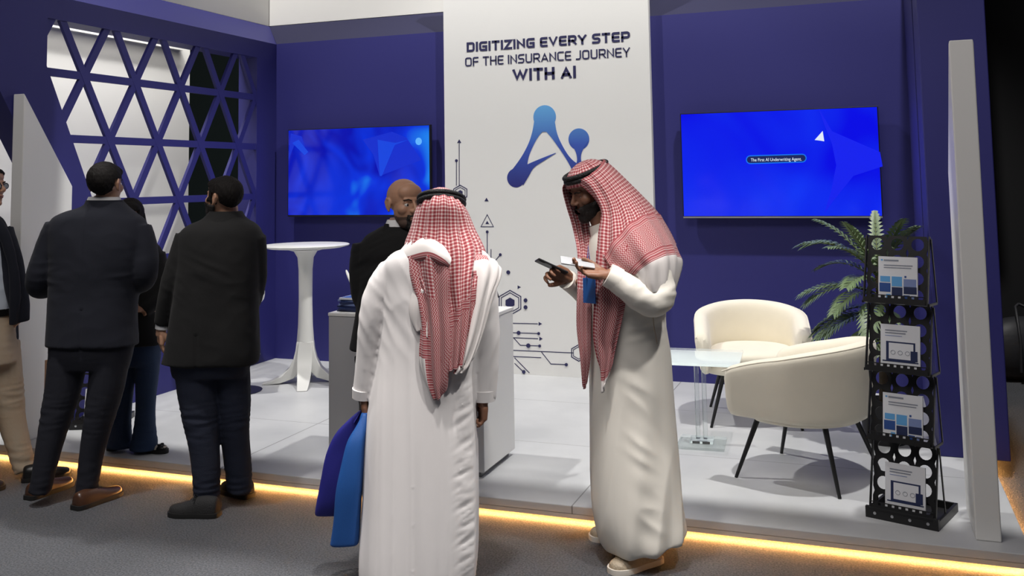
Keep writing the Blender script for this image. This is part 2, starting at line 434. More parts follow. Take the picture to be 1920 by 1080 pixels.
line_px('WITH AI', (961.5, 129.5, 152), (1080, 123.5, 147), .23, 'slogan_lettering')['label'] = 'large bold navy words WITH AI'

# emblem
def emblem_mat():
    m = bpy.data.materials.new('blue_emblem_print'); m.use_nodes = True; N = m.node_tree.nodes; L = m.node_tree.links
    b = N['Principled BSDF']; b.inputs['Roughness'].default_value = .6
    tc = N.new('ShaderNodeTexCoord'); sp = N.new('ShaderNodeSeparateXYZ'); L.new(tc.outputs['Object'], sp.inputs[0])
    z1 = b2(1021, 200)[1]-.09; z0 = b2(967, 350)[1]-.09
    mr = N.new('ShaderNodeMapRange'); mr.inputs[1].default_value = z0; mr.inputs[2].default_value = z1; L.new(sp.outputs[2], mr.inputs[0])
    cr_ = N.new('ShaderNodeValToRGB'); e = cr_.color_ramp.elements
    e[0].color = (.018, .020, .17, 1); e[1].color = (.115, .36, .70, 1); x = e.new(.5); x.color = (.035, .085, .42, 1)
    L.new(mr.outputs[0], cr_.inputs[0]); L.new(cr_.outputs[0], b.inputs['Base Color']); return m
em = MB(); NL = [0]
def disc_px(mb, cx, cy, r, n=36):
    NL[0] += 1; e = .0008+.00025*NL[0]
    c = b2(cx, cy); k = (b2(cx+r, cy)[0]-c[0])
    mb.prism([(c[0]+k*cos(2*pi*i/n), c[1]+k*sin(2*pi*i/n)) for i in range(n)], lambda u, v, t: on_banner(u, v, t), 0, e)
def taper_px(mb, pts, k=10):
    # (px, py, width px) smooth tapered stroke
    NL[0] += 1; e = .0008+.00025*NL[0]
    q = cr_chain([V(p) for p in pts], k)
    Lp, Rp = [], []
    for i, p in enumerate(q):
        d = (q[min(i+1, len(q)-1)]-q[max(i-1, 0)]); n = V((-d.y, d.x)).normalized()*(p.z/2)
        Lp.append(b2(p.x+n.x, p.y+n.y)); Rp.append(b2(p.x-n.x, p.y-n.y))
    for i in range(len(q)-1):
        mb.prism([Lp[i], Lp[i+1], Rp[i+1], Rp[i]], lambda u, v, t: on_banner(u, v, t), 0, e)
disc_px(em, 1021.2, 219.5, 21.3); disc_px(em, 967.6, 333.5, 16.8); disc_px(em, 1085.4, 261, 19.6); disc_px(em, 1086, 322, 15)
taper_px(em, [(1014, 232, 27), (1005, 250, 15), (996, 270, 10), (986, 292, 12), (977, 314, 22), (969, 332, 32)])
taper_px(em, [(1028, 232, 27), (1037, 250, 15), (1047, 268, 9), (1062, 292, 7), (1074, 308, 12), (1085, 320, 24)])
taper_px(em, [(1006, 246, 6), (1021, 240, 14), (1036, 246, 6)])
taper_px(em, [(970, 336, 32), (984, 322, 22), (998, 310, 11), (1018, 299, 6), (1042, 287, .8)])
taper_px(em, [(1085.4, 264, 36), (1085.4, 280, 16), (1085.5, 292, 8), (1086, 304, 9), (1086, 320, 24)])
em.build('emblem', emblem_mat(), parent=bn)

# circuit print (coordinates of the print read off and put on the banner plane)
ci = MB()
def Z6(x, y): return (830+x/1.543, 20+y/1.543)
def ln(*pts, w_=1.5):
    pp = [V(b2(*Z6(*p))) for p in pts]; t = w_*.0044
    Lp, Rp = stroke2d(pp, t, (pp[0]-pp[-1]).length < 1e-6)
    for i in range(len(pp)-1):
        ci.prism([tuple(Lp[i]), tuple(Lp[i+1]), tuple(Rp[i+1]), tuple(Rp[i])], lambda u, v, t: on_banner(u, v, t), 0, .0012)
def dot(x, y, r): c = Z6(x, y); disc_px(ci, c[0], c[1], r/1.543, 14)
def poly(pts):
    ci.prism([b2(*Z6(*p)) for p in pts], lambda u, v, t: on_banner(u, v, t), 0, .0014)
def hexa(x, y, r): return [(x+r*sin(pi/3*k), y+r*cos(pi/3*k)) for k in range(7)]
def tri(x, y, s, a=-90): poly([(x+s*cos(radians(a+120*k)), y+s*sin(radians(a+120*k))) for k in range(3)])
tri(48, 379, 7); ln((48, 383), (48, 506)); dot(40, 434, 4); ln((40, 436), (40, 506))
ln(*hexa(51, 527, 22), w_=1.6); ln(*hexa(51, 527, 16), w_=1.2); poly(hexa(51, 527, 8)[:6])
tri(127, 548, 7); ln((129, 590), (147, 625), (111, 625), (129, 590), w_=1.3); tri(129, 614, 6)
dot(129, 640, 4); ln((129, 640), (129, 716)); ln((140, 690), (140, 722)); ln((150, 726), (166, 707)); dot(167, 706, 4)
dot(190, 757, 5.5); tri(220, 800, 6, 0); tri(148, 853, 6)
ln(*hexa(195, 845, 36), w_=1.7); ln(*hexa(195, 845, 29), w_=1.5); poly(hexa(195, 845, 15)[:6])
dot(240, 838, 5.5); dot(240, 858, 5.5)
ln((150, 903), (275, 906)); tri(281, 906, 6.5, 0); ln((150, 930), (278, 934)); dot(220, 932, 5.5); dot(278, 934, 4)
ln((150, 944), (276, 949)); tri(283, 949, 6.5, 0); ln((205, 946), (225, 968), (281, 970)); dot(248, 969, 6); dot(281, 970, 4)
ln((150, 980), (285, 986), (378, 990)); ln(*hexa(394, 990, 24), w_=1.7); ln(*hexa(394, 990, 18), w_=1.2); ln((150, 998), (285, 1004))
ln((285, 986), (313, 1022), (357, 1024)); dot(358, 1024, 4.5); ln((208, 1004), (251, 1048)); ln((208, 1020), (233, 1044)); dot(235, 1045, 5)
ci.build('circuit_print', M_INK, parent=bn)

# ------------------------------------------------------------------ screens
def screen_mat(name, kind):
    m = bpy.data.materials.new(name); m.use_nodes = True; N = m.node_tree.nodes; L = m.node_tree.links
    b = N['Principled BSDF']; b.inputs['Base Color'].default_value = (.005, .005, .01, 1); b.inputs['Roughness'].default_value = .12
    tc = N.new('ShaderNodeTexCoord')
    n = N.new('ShaderNodeTexNoise'); n.inputs['Scale'].default_value = 1.9 if kind == 'left' else .9; n.inputs['Detail'].default_value = 2.0
    n.inputs['Distortion'].default_value = .8
    L.new(tc.outputs['Object'], n.inputs['Vector'])
    r = N.new('ShaderNodeValToRGB'); e = r.color_ramp.elements
    if kind == 'left':
        e[0].position = .38; e[0].color = (.0, .003, .42, 1); e[1].position = .80; e[1].color = (.015, .27, .88, 1)
        x = e.new(.58); x.color = (.001, .03, .70, 1)
    else:
        e[0].position = .38; e[0].color = (.0, .001, .78, 1); e[1].position = .75; e[1].color = (.004, .04, .93, 1)
    L.new(n.outputs[0], r.inputs[0]); L.new(r.outputs[0], b.inputs['Emission Color']); b.inputs['Emission Strength'].default_value = 1.0
    return m
M_BEZ = mat('black_plastic', (.010, .010, .012), .35)
M_SILVER = mat('silver_trim', (.55, .56, .58), .3, metal=.8)
def emis(name, col, s=1.0): return mat(name, (.01, .01, .01), .3, emit=col, estr=s)
def tv(x0, x1, z0, z1, label, kind):
    yf = 7.60
    t = thing('wall_screen', label, 'television', ((x0+x1)/2, WY, (z0+z1)/2))
    MB().box((x0, yf, z0), (x1, yf+.045, z1)).build('bezel', M_BEZ, parent=t, bevel=.003)
    MB().box((x0+.25, yf+.0452, z0+.2), (x1-.25, WY-.0004, z1-.2)).build('wall_bracket', M_BEZ, parent=t)
    MB().box((x0+.008, yf-.002, z0+.016), (x1-.008, yf-.0005, z1-.008)).build('screen', screen_mat('screen_glow_'+kind, kind), parent=t)
    if kind == 'right': MB().box((x0+.004, yf-.006, z0), (x1-.004, yf-.0005, z0+.012)).build('bottom_trim', M_SILVER, parent=t)
    return t
YS = 7.598
tl = tv(-5.02, -3.565, 1.40, 2.205, 'left wall screen with swirling light blue network graphics above the bar table', 'left')
tr = tv(-1.365, .115, 1.385, 2.215, 'right wall screen showing plain royal blue with a white cursor above the armchairs', 'right')
def on_scr(px, py, e=0): p = gy(px, py, YS-.001); return V((p.x, p.y-e, p.z))
def spoly(pts, name, m, parent, e=.001):
    n = len(pts); mb = MB()
    mb.add([on_scr(x, y, 0) for x, y in pts]+[on_scr(x, y, e) for x, y in pts], [tuple(range(n, 2*n))]+[(i, (i+1) % n, (i+1) % n+n, i+n) for i in range(n)])
    return mb.build(name, m, parent=parent)
# right screen: swoosh, pill with the words, cursor
sw = emis('swoosh_glow', (.0005, .009, .85)); 
spoly([(1535, 203), (1560, 246), (1650, 285), (1655, 312), (1600, 330), (1560, 380), (1545, 401), (1558, 360), (1568, 310), (1560, 270), (1546, 235)], 'swoosh', sw, tr, .0004)
def pill(px0, px1, pyc, h): 
    n = 8; a = []
    for k in range(n+1): a.append((px0+h/2-h/2*sin(pi*k/n), pyc-h/2*cos(pi*k/n)))
    for k in range(n+1): a.append((px1-h/2+h/2*sin(pi*k/n), pyc-3.0+h/2*cos(pi*k/n)))
    return a
spoly(pill(1398.5, 1512.5, 299.5, 16.5), 'caption_glow', emis('pill_glow', (.0, .16, .85)), tr, .0008)
spoly(pill(1400.5, 1510.5, 299.5, 12.5), 'caption_pill', emis('pill_dark', (.004, .012, .10)), tr, .0014)
spoly([(1542.5, 245.5), (1527.5, 262.5), (1537, 263.5), (1545.5, 265)], 'cursor', emis('cursor_white', (.75, .82, .95)), tr, .0016)
cu = bpy.data.curves.new('caption_text', 'FONT'); cu.body = 'The First AI Underwriting Agent.'; cu.align_x = 'CENTER'; cu.align_y = 'CENTER'; cu.size = .032; cu.extrude = .0004
ct = bpy.data.objects.new('caption_text', cu); COL.objects.link(ct)
dg = bpy.context.evaluated_depsgraph_get(); me = bpy.data.meshes.new_from_object(ct.evaluated_get(dg)); bpy.data.objects.remove(ct)
wtx = max(v.co.x for v in me.vertices)-min(v.co.x for v in me.vertices)
L0, L1 = on_scr(1408, 301), on_scr(1503, 297.5)
s_ = (L1.x-L0.x)/wtx; cpos = (L0+L1)/2-ROOTM[tr.name].translation
for v in me.vertices: v.co = V((v.co.x*s_+cpos.x, cpos.y-.0022, v.co.y*s_*1.25+cpos.z))
co = bpy.data.objects.new('caption_text', me); COL.objects.link(co); co.parent = tr; me.materials.clear(); me.materials.append(emis('caption_white', (.8, .9, 1)))
# left screen: pale polygons and a round badge
pale = emis('network_pale', (.001, .022, .60)); pale2 = emis('network_bright', (.002, .055, .72))
spoly([(545, 250), (566, 256), (575, 290), (552, 272), (541, 300)], 'network_shape', pale, tl, .0004)
spoly([(680, 262), (735, 247), (762, 258), (790, 300), (712, 330), (700, 290)], 'network_shape', pale, tl, .0004)
spoly([(708, 262), (712, 330), (716, 330), (740, 272), (766, 262), (741, 268)], 'network_shape', pale2, tl, .0008)
spoly([(560, 262), (578, 285), (571, 291), (548, 268)], 'network_shape', pale2, tl, .0008)
spoly([(785+6*cos(k*pi/8), 265+7*sin(k*pi/8)) for k in range(16)], 'round_badge', emis('badge_glow', (.12, .45, 1)), tl, .0008)

# ================================================================== FURNITURE
M_PLASTIC = mat('white_plastic', (.72, .72, .69), .35)
M_BLKM = mat('black_metal', (.012, .012, .013), .38, spec=.5)
M_CREAM = mat('cream_velvet', (.84, .78, .645), .85, sheen=.35, bump=.05, bscale=220, var=.05, vscale=9)
M_SHADE = mat('shaded_counter_front', (.44, .44, .455), .5)  # front of the white counter, its shade put into the colour

# ---- high bar table with a four-footed pedestal
bt_x, bt_y = -4.35, 6.85
t = thing('bar_table', 'tall white round bar table with a flared four-footed pedestal, beside the left wall screen', 'table', (bt_x, bt_y, SZ))
MB().lathe([(.0, -.04), (.06, -.042), (.30, -.026), (.352, -.012), (.358, -.004), (.352, 0), (0, 0)], (bt_x, bt_y, 1.205), 48).build('tabletop', M_PLASTIC, parent=t, smooth=40)
MB().lathe([(.0, 1.166), (.15, 1.166), (.095, 1.15), (.066, 1.10), (.057, 1.0), (.055, .75), (.060, .55), (.070, .42), (.0, .415)], (bt_x, bt_y, 0), 32).build('column', M_PLASTIC, parent=t, smooth=40)
for k in range(4):
    a = radians(28+90*k); d = V((cos(a), sin(a), 0)); n = V((-sin(a), cos(a), 0)); mb = MB(); R = []
    for (ro, zo, ri, zi, wd) in ((.068, .424, .0, .424, .050), (.075, .36, .0, .34, .058), (.092, .29, .0, .26, .062), (.13, .215, .03, .20, .058), (.19, .155, .09, .135, .052), (.27, .118, .20, .098, .046), (.335, .1, .30, .0915, .042), (.345, .0925, .335, .0905, .040)):
        c = V((bt_x, bt_y, 0))
        R.append([c+d*ro+n*wd+V((0, 0, zo)), c+d*ro-n*wd+V((0, 0, zo)), c+d*ri-n*wd*.9+V((0, 0, zi)), c+d*ri+n*wd*.9+V((0, 0, zi))])
    mb.rings(R).build('foot', M_PLASTIC, parent=t, smooth=50, bevel=.008)

# ---- stools: one partly hidden behind the bald man, one behind the man in the black blazer
def stool(loc, rz, label, basemat):
    t = thing('bar_stool', label, 'stool', loc, rz); M = ROOTM[t.name]
    MB().lathe([(0, 0), (.19, 0), (.195, .006), (.16, .014), (.03, .03), (0, .03)], (0, 0, 0), 36).build('base', basemat, parent=t, world=False, smooth=40)
    MB().tube([(0, 0, .02), (0, 0, .66)], .024, 16).build('post', M_SILVER, parent=t, world=False, smooth=40)
    seat = MB(); R = []
    for i in range(9):
        y = -.2+.05*i; lift = .0 if i < 5 else ((i-4)/4)**1.6*.17
        R.append([V((.2*cos(pi*k/10)*(1-.15*(i == 0)), y, .70+lift+.07*(1-sin(pi*k/10))**2)) for k in range(11)])
    seat.grid(R); seat.build('seat_shell', M_PLASTIC, parent=t, world=False, smooth=60, solid=.025, sub=1)
    ft = MB().tube([(.15*cos(2*pi*k/20), .15*sin(2*pi*k/20)-.02, .28) for k in range(20)], .009, 8, closed=True)
    ft.bar((0, -.02, .28), (0, .13, .28), .015, .012).build('foot_ring', M_SILVER, parent=t, world=False, smooth=40)
    return t
stool((-3.68, 6.88, SZ), radians(60), 'white moulded bar stool peeking out behind the bald man in the black suit', M_PLASTIC)
stool((-4.70, 6.42, SZ), radians(120), 'white bar stool with dark round floor plate, behind the man in the black blazer', M_DKNAVY)

# ---- reception counter
cx0, cx1, cy0, cy1, cz = -2.985, -2.015, 4.95, 5.44, .935
t = thing('counter', 'white reception counter behind the bald man and the man holding blue bags', 'counter', ((cx0+cx1)/2, (cy0+cy1)/2, SZ))
MB().box((cx0, cy0+.006, SZ+.035), (cx1, cy1, cz-.002)).build('body', M_WHITE, parent=t, bevel=.003)
MB().box((cx0, cy0, SZ+.035), (cx1, cy0+.0055, cz-.002)).build('front_panel', M_SHADE, parent=t)
MB().box((cx0-.004, cy0-.004, cz-.0015), (cx1+.004, cy1+.004, cz+.018)).build('countertop', M_WHITE, parent=t, bevel=.003)
MB().box((cx0+.03, cy0+.03, SZ), (cx1-.03, cy1-.03, SZ+.0345)).build('plinth', mat('grey_plinth', (.22, .22, .22), .5), parent=t)
CT = cz+.018
M_PAPER = mat('paper_white', (.72, .73, .76), .5)
M_PBLUE = mat('print_blue', (.03, .08, .28), .45); M_PSKY = mat('print_sky', (.12, .36, .68), .45); M_PDARK = mat('print_dark', (.02, .03, .09), .45)
M_PGREY = mat('print_grey', (.25, .27, .32), .5); M_PLAV = mat('print_lavender', (.20, .26, .48), .5)
random.seed(3)
for k in range(7):
    a = radians(random.uniform(-9, 9)); zb = CT+.0115*k
    xx, yy = cx0+.135+random.uniform(-.012, .012), cy0+.20+random.uniform(-.01, .01)
    M = Matrix.Translation((xx, yy, zb)) @ Matrix.Rotation(a, 4, 'Z')
    o = thing('brochure', ['dark blue brochure at the bottom of the stack on the counter', 'brochure second from the bottom of the counter stack',
        'brochure third from the bottom of the counter stack', 'brochure in the middle of the counter stack', 'brochure third from the top of the counter stack',
        'brochure second from the top of the counter stack', 'white and blue brochure lying on top of the counter stack'][k], 'brochure', (xx, yy, zb), a, 'brochures stacked on the counter')
    MB().box((-.105, -.148, 0), (.105, .148, .011)).build('pages', [M_PDARK, M_PDARK, M_PDARK, M_PLAV, M_PDARK, M_PLAV, M_PAPER][k], parent=o, world=False)
    mb = MB()
    mb.add([(-.1, -.14, .0112), (.1, -.14, .0112), (.1, -.02, .0112), (-.1, .03, .0112)], [(0, 1, 2, 3)]); mb.add([(-.1, .06, .0112), (.02, .05, .0112), (.02, .14, .0112), (-.1, .14, .0112)], [(0, 1, 2, 3)])
    mb.build('cover_print', M_PBLUE, parent=o, world=False)
# black tablet on a tilted stand at the right end of the counter
t = thing('tablet_stand', 'black tablet on a tilted stand on the right end of the counter', 'tablet', (-2.085, 5.12, CT), radians(62))
MB().box((-.07, -.05, 0), (.07, .09, .012)).build('base', M_BLKM, parent=t, world=False, bevel=.003)
MB().bar((0, .06, .01), (0, .03, .13), .03, .012, up=(1, 0, 0)).build('arm', M_BLKM, parent=t, world=False)
Mt = Matrix.Translation((0, .0, .15)) @ Matrix.Rotation(radians(-28), 4, 'X')
MB().box((-.10, -.006, -.075), (.10, .006, .075), Mt).build('tablet', M_BEZ, parent=t, world=False, bevel=.003)
MB().box((-.092, -.0072, -.067), (.092, -.0062, .067), Mt).build('screen', mat('dark_glass', (.01, .012, .02), .08), parent=t, world=False)

# ---- tub armchairs
def armchair(loc, rz, label):
    t = thing('armchair', label, 'chair', loc, rz, 'cream tub armchairs')
    # local: front -y, seat centre origin; z from the floor
    RX, RY = .335, .31
    def rim(a):      # a = 0 at the back, +-1 at the arm fronts
        return .745-.13*abs(a)**1.9-.03*abs(a)**6
    shell = MB(); rows_o = []; N_ = 40; A0 = radians(128)
    def pt(a, rad, z):
        th = a*A0; x = (RX+rad)*sin(th); y = (RY+rad)*cos(th)
        if abs(a) > .66:
            k = (abs(a)-.66)/.34; th0 = .66*A0
            xx = (RX+rad)*sin(th0)*(1-.015*k); yy = (RY+rad)*cos(th0)-k*.36
            b = min(1, k*3); x = x*(1-b)+(xx if a > 0 else -xx)*b; y = y*(1-b)+yy*b
        return V((x, y, z))
    R = []
    for i in range(N_+1):
        a = -1+2*i/N_; zt = rim(a); zb = .335; taper = .014; sec = []
        for (ro, z) in ((-.045, zb+.03), (-.028, zb), (.0, zb-.002), (.022, zb+.012), (.032, zb+.05), (.042, (zb+zt)/2), (.05, zt-.05), (.046, zt-.018), (.03, zt-.002), (.0, zt+.004), (-.03, zt-.006), (-.05, zt-.03), (-.058, zt-.10), (-.056, .50)):
            tp = taper*(1-(z-zb)/(zt-zb))
            sec.append(pt(a, ro-tp, z))
        R.append(sec)
    shell.rings(R)
    sh = shell.build('shell', M_CREAM, parent=t, world=False, smooth=70, sub=1)
    pip = MB(); pip.tube([pt(-1+2*i/N_, .036, rim(-1+2*i/N_)-.012)+V((0, 0, .0)) for i in range(N_+1)], .0045, 8)
    pip.build('piping', M_CREAM, parent=sh, root=t, world=False, smooth=60)
    # under-frame and cushion
    base = MB(); R = []
    for (s_, z) in ((.80, .315), (.93, .318), (.96, .33), (.96, .41), (.93, .42)):
        R.append([V(((RX)*s_*sin(2*pi*k/40)*(1.0), (-.02+(RY)*s_*cos(2*pi*k/40)*1.0 if cos(2*pi*k/40) > 0 else -.02-.27*s_*abs(cos(2*pi*k/40))**.6), z)) for k in range(40)])
    base.rings(R).build('underframe', M_CREAM, parent=t, world=False, smooth=60)
    cu_ = MB(); R = []
    for (s_, z) in ((.80, .40), (.90, .405), (.93, .42), (.935, .445), (.90, .468), (.78, .481), (.5, .490), (.2, .492)):
        R.append([V((RX*.90*s_*(abs(sin(2*pi*k/40))**.8)*(1 if sin(2*pi*k/40) > 0 else -1), (-.03+(RY-.05)*s_*cos(2*pi*k/40) if cos(2*pi*k/40) > 0 else -.03-.335*s_*abs(cos(2*pi*k/40))**.55), z)) for k in range(40)])
    cu_.rings(R).build('seat_cushion', M_CREAM, parent=t, world=False, smooth=60, sub=1)
    for sx in (-1, 1):
        for sy in (-1, 1):
            MB().tube([(sx*.19, -.02+sy*.18, .335), (sx*.285, -.02+sy*.285, .0)], [.016, .009], 14).build('leg', M_BLKM, parent=t, world=False, smooth=40)
    return t
armchair((-.34, 5.55, SZ), radians(250), 'cream velvet tub armchair seen from behind, nearest the black brochure rack')
armchair((-.77, 6.72, SZ), radians(9), 'cream velvet tub armchair facing out, farther back below the right wall screen')

# ---- clear acrylic side table
def acrylic():
    m = bpy.data.materials.new('clear_acrylic'); m.use_nodes = True; N = m.node_tree.nodes; L = m.node_tree.links
    b = N['Principled BSDF']; b.inputs['Base Color'].default_value = (.75, .80, .80, 1); b.inputs['Roughness'].default_value = .06
    tr_ = N.new('ShaderNodeBsdfTransparent'); tr_.inputs[0].default_value = (.97, .985, .985, 1); mx = N.new('ShaderNodeMixShader'); fr = N.new('ShaderNodeFresnel'); fr.inputs[0].default_value = 1.3
    ad = N.new('ShaderNodeMath'); ad.operation = 'ADD'; ad.inputs[1].default_value = .07; ad.use_clamp = True; L.new(fr.outputs[0], ad.inputs[0])
    L.new(ad.outputs[0], mx.inputs[0]); L.new(tr_.outputs[0], mx.inputs[1]); L.new(b.outputs[0], mx.inputs[2]); L.new(mx.outputs[0], N['Material Output'].inputs[0]); return m
M_ACR = acrylic()
ax, ay = -1.0, 5.98
t = thing('side_table', 'clear acrylic side table beside the farther cream armchair', 'table', (ax, ay, SZ), radians(4))
MB().box((-.25, -.25, .512), (.25, .25, .527)).build('tabletop', M_ACR, parent=t, world=False, bevel=.002)
for dx in (-.022, .022): MB().box((dx-.012, -.02, .034), (dx+.012, .02, .5118)).build('post', M_ACR, parent=t, world=False, bevel=.002)
MB().box((-.14, -.14, 0), (.14, .14, .016)).build('base', M_ACR, parent=t, world=False, bevel=.002)
MB().box((-.07, -.06, .0165), (.07, .06, .0335)).build('base_block', M_ACR, parent=t, world=False, bevel=.002)
for dx in (-.03, .03): MB().box((dx-.022, -.064, .018), (dx+.022, -.061, .032)).build('clip', mat('grey_steel', (.12, .12, .12), .35, metal=.6), parent=t, world=False)

# ---- zig-zag brochure racks
def holed(mb, w, h, rows, cols, r, M, th=.004, rowskip=()):
    # sheet in local XZ (x -w/2..w/2, z 0..h), round holes on a grid, as a mesh of cells
    cw, ch = w/cols, h/rows
    for i in range(rows):
        for j in range(cols):
            x0, z0 = -w/2+cw*j, ch*i; c = (x0+cw/2, z0+ch/2); n = 16
            if i in rowskip:
                mb.box((x0, -th/2, z0), (x0+cw, th/2, z0+ch), M); continue
            inn = [(c[0]+r*cos(2*pi*k/n), c[1]+r*sin(2*pi*k/n)) for k in range(n)]
            out = []
            for k in range(n):
                a, b = cos(2*pi*k/n), sin(2*pi*k/n); s_ = min(cw/2/max(abs(a), 1e-6), ch/2/max(abs(b), 1e-6)); out.append((c[0]+a*s_, c[1]+b*s_))
            vs = [M @ V((x, y, z)) for y in (-th/2, th/2) for x, z in inn+out]
            fs = []
            for k in range(n):
                l = (k+1) % n
                fs += [(k, l, n+l, n+k), (2*n+k, 3*n+k, 3*n+l, 2*n+l), (k, 2*n+k, 2*n+l, l)]
            mb.add(vs, fs)
def rack(loc, rz, label, n=4, group=None):
    t = thing('brochure_rack', label, 'rack', loc, rz, group)
    W_, PH = .285, .325
    b = MB(); b.box((-.165, -.02, 0), (.165, .0, .052)); b.box((-.165, .0, 0), (-.150, .31, .04)); b.box((.150, .0, 0), (.165, .31, .04)); b.box((-.150, .30, 0), (.150, .31, .04)); b.box((-.150, .0, 0), (.150, .30, .006))
    bo = b.build('base', M_BLKM, parent=t, world=False, bevel=.002)
    for k in range(4):
        MB().lathe([(0, 0), (.007, 0), (.007, -.003), (0, -.004)], (-.12+.08*k, -.0205, .026), 12, axis='Y').build('rivet', M_SILVER, parent=bo, root=t, world=False)
    piv = []
    for k in range(n):
        z0 = .035+.322*k; tilt = radians(-12)
        M = Matrix.Translation((0, .02+.014*k, z0)) @ Matrix.Rotation(tilt, 4, 'X')
        sh = MB(); holed(sh, W_, PH, 4, 3, .0300, M)
        so = sh.build('shelf_panel', M_BLKM, parent=t, world=False)
        lip = MB(); lip.box((-W_/2, -.04, -.004), (W_/2, .002, .0), M); lip.box((-W_/2, -.042, -.004), (W_/2, -.038, .022), M)
        for q in range(8):
            lip.box((-W_/2+.02+.031*q, -.0425, .022), (-W_/2+.038+.031*q, -.0375, .036), M)
        lip.bar(M @ V((-W_/2, -.04, .034)), M @ V((W_/2, -.04, .034)), .004, .004)
        lip.build('shelf_lip', M_BLKM, parent=t, world=False)
        for s_ in (-1, 1):
            MB().bar(M @ V((s_*(W_/2+.006), -.02, 0)), M @ V((s_*(W_/2+.006), .002, PH)), .006, .016).build('side_rail', M_BLKM, parent=t, world=False)
            MB().bar(V((s_*(W_/2+.013), .15+.014*k-.02, z0+.0)), M @ V((s_*(W_/2+.013), .0, PH-.01)), .005, .012).build('scissor_strut', M_BLKM, parent=t, world=False)
            if k < n: MB().bar(V((s_*(W_/2+.013), .15+.014*k-.02, z0+.0)), M @ V((s_*(W_/2+.013), -.02, .0)), .005, .012).build('scissor_strut', M_BLKM, parent=t, world=False)
    return t
def on_rack(t, k): return ROOTM[t.name] @ (Matrix.Translation((0, .02+.014*k, .035+.322*k)) @ Matrix.Rotation(radians(-12), 4, 'X'))
def leaflet(t, k, kind, label, dx=0.0):
    M = on_rack(t, k) @ Matrix.Translation((dx, -.012, .001))
    M = M @ Matrix.Translation((.012, 0, 0)) @ Matrix.Rotation(radians(4), 4, 'X') @ Matrix.Diagonal((.93, 1, .84, 1))
    o = thing('brochure', label, 'brochure', M.translation, 0)
    w2, h = .098, .262; y = -.006
    MB().box((-w2, -.005, 0), (w2, .005, h), M).build('pages', M_PAPER, parent=o)
    def rect(x0, z0, x1, z1, m, nm='cover_print', e=.0): MB().box((x0, -.0060-e, z0), (x1, -.0052, z1), M).build(nm, m, parent=o)
    if kind == 'mosaic':
        rect(-.07, h-.026, .005, h-.017, M_PGREY, 'heading_print'); rect(-.085, h-.024, -.075, h-.016, M_PSKY, 'heading_print')
        rect(-.07, h-.052, .075, h-.046, M_PGREY, 'heading_print'); rect(-.07, h-.065, .068, h-.060, M_PGREY, 'heading_print')
        for (x0, z0, x1, z1, m) in ((-.088, .118, -.038, .150, M_PSKY), (-.092, .062, -.036, .112, M_PBLUE), (-.030, .095, .022, .150, M_PSKY), (-.030, .040, .024, .090, M_PDARK),
                                    (.030, .095, .092, .138, M_PLAV), (.030, .055, .094, .094, M_PDARK), (-.058, .022, -.036, .050, M_PSKY), (.028, .012, .060, .048, M_PBLUE), (.066, .020, .090, .046, M_PLAV), (.034, .145, .044, .156, M_PBLUE)):
            rect(x0, z0, x1, z1, m)
    else:
        rect(-.075, h-.036, .035, h-.030, M_PGREY, 'heading_print'); rect(-.075, h-.050, .028, h-.044, M_PGREY, 'heading_print'); rect(-.075, h-.064, .010, h-.061, M_PLAV, 'heading_print')
        rect(-.070, .062, .075, .168, M_PDARK, 'laptop_print'); rect(-.056, .072, .066, .160, M_PAPER, 'laptop_print', .0006); rect(-.088, .056, .09, .062, M_PDARK, 'laptop_print')
        rect(.052, .066, .086, .122, M_PDARK, 'phone_print', .001)
        for q in range(3):
            mb = MB(); mb.tube([M @ V((-.035+.036*q+.011*cos(2*pi*i/14), -.0070, .108+.011*sin(2*pi*i/14))) for i in range(14)], .0012, 5, closed=True)
            mb.build('dial_print', M_PGREY, parent=o)
    return o
rk = rack((.095, 4.93, SZ), radians(-19), 'tall black perforated brochure rack at the front right corner of the stage')
leaflet(rk, 3, 'mosaic', 'brochure with blue photo mosaic on the top shelf of the right rack')
leaflet(rk, 2, 'laptop', 'brochure showing a laptop on the second shelf of the right rack')
leaflet(rk, 1, 'mosaic', 'brochure with blue photo mosaic on the third shelf of the right rack')
leaflet(rk, 0, 'laptop', 'brochure showing a laptop on the bottom shelf of the right rack')
p_ = gz(146, 806, SZ); rk2 = rack((p_.x+.09, p_.y+.06, SZ), radians(25), 'low black brochure rack standing behind the legs of the man in navy', n=1)
leaflet(rk2, 0, 'laptop', 'grey printed brochure in the low rack behind the legs of the man in navy')

# ---- tan printed poster glimpsed behind the man in navy
pst = thing('poster_stand', 'narrow tan and grey poster behind the legs of the man in navy', 'poster', (gy(91, 700, 4.80).x, 4.80, SZ), radians(15))
MB().box((-.022, -.008, .02), (.022, .008, .52)).build('board', mat('tan_print', (.62, .40, .26), .6), parent=pst, world=False)
MB().box((-.03, -.03, 0), (.03, .03, .02)).build('foot', M_SILVER, parent=pst, world=False)

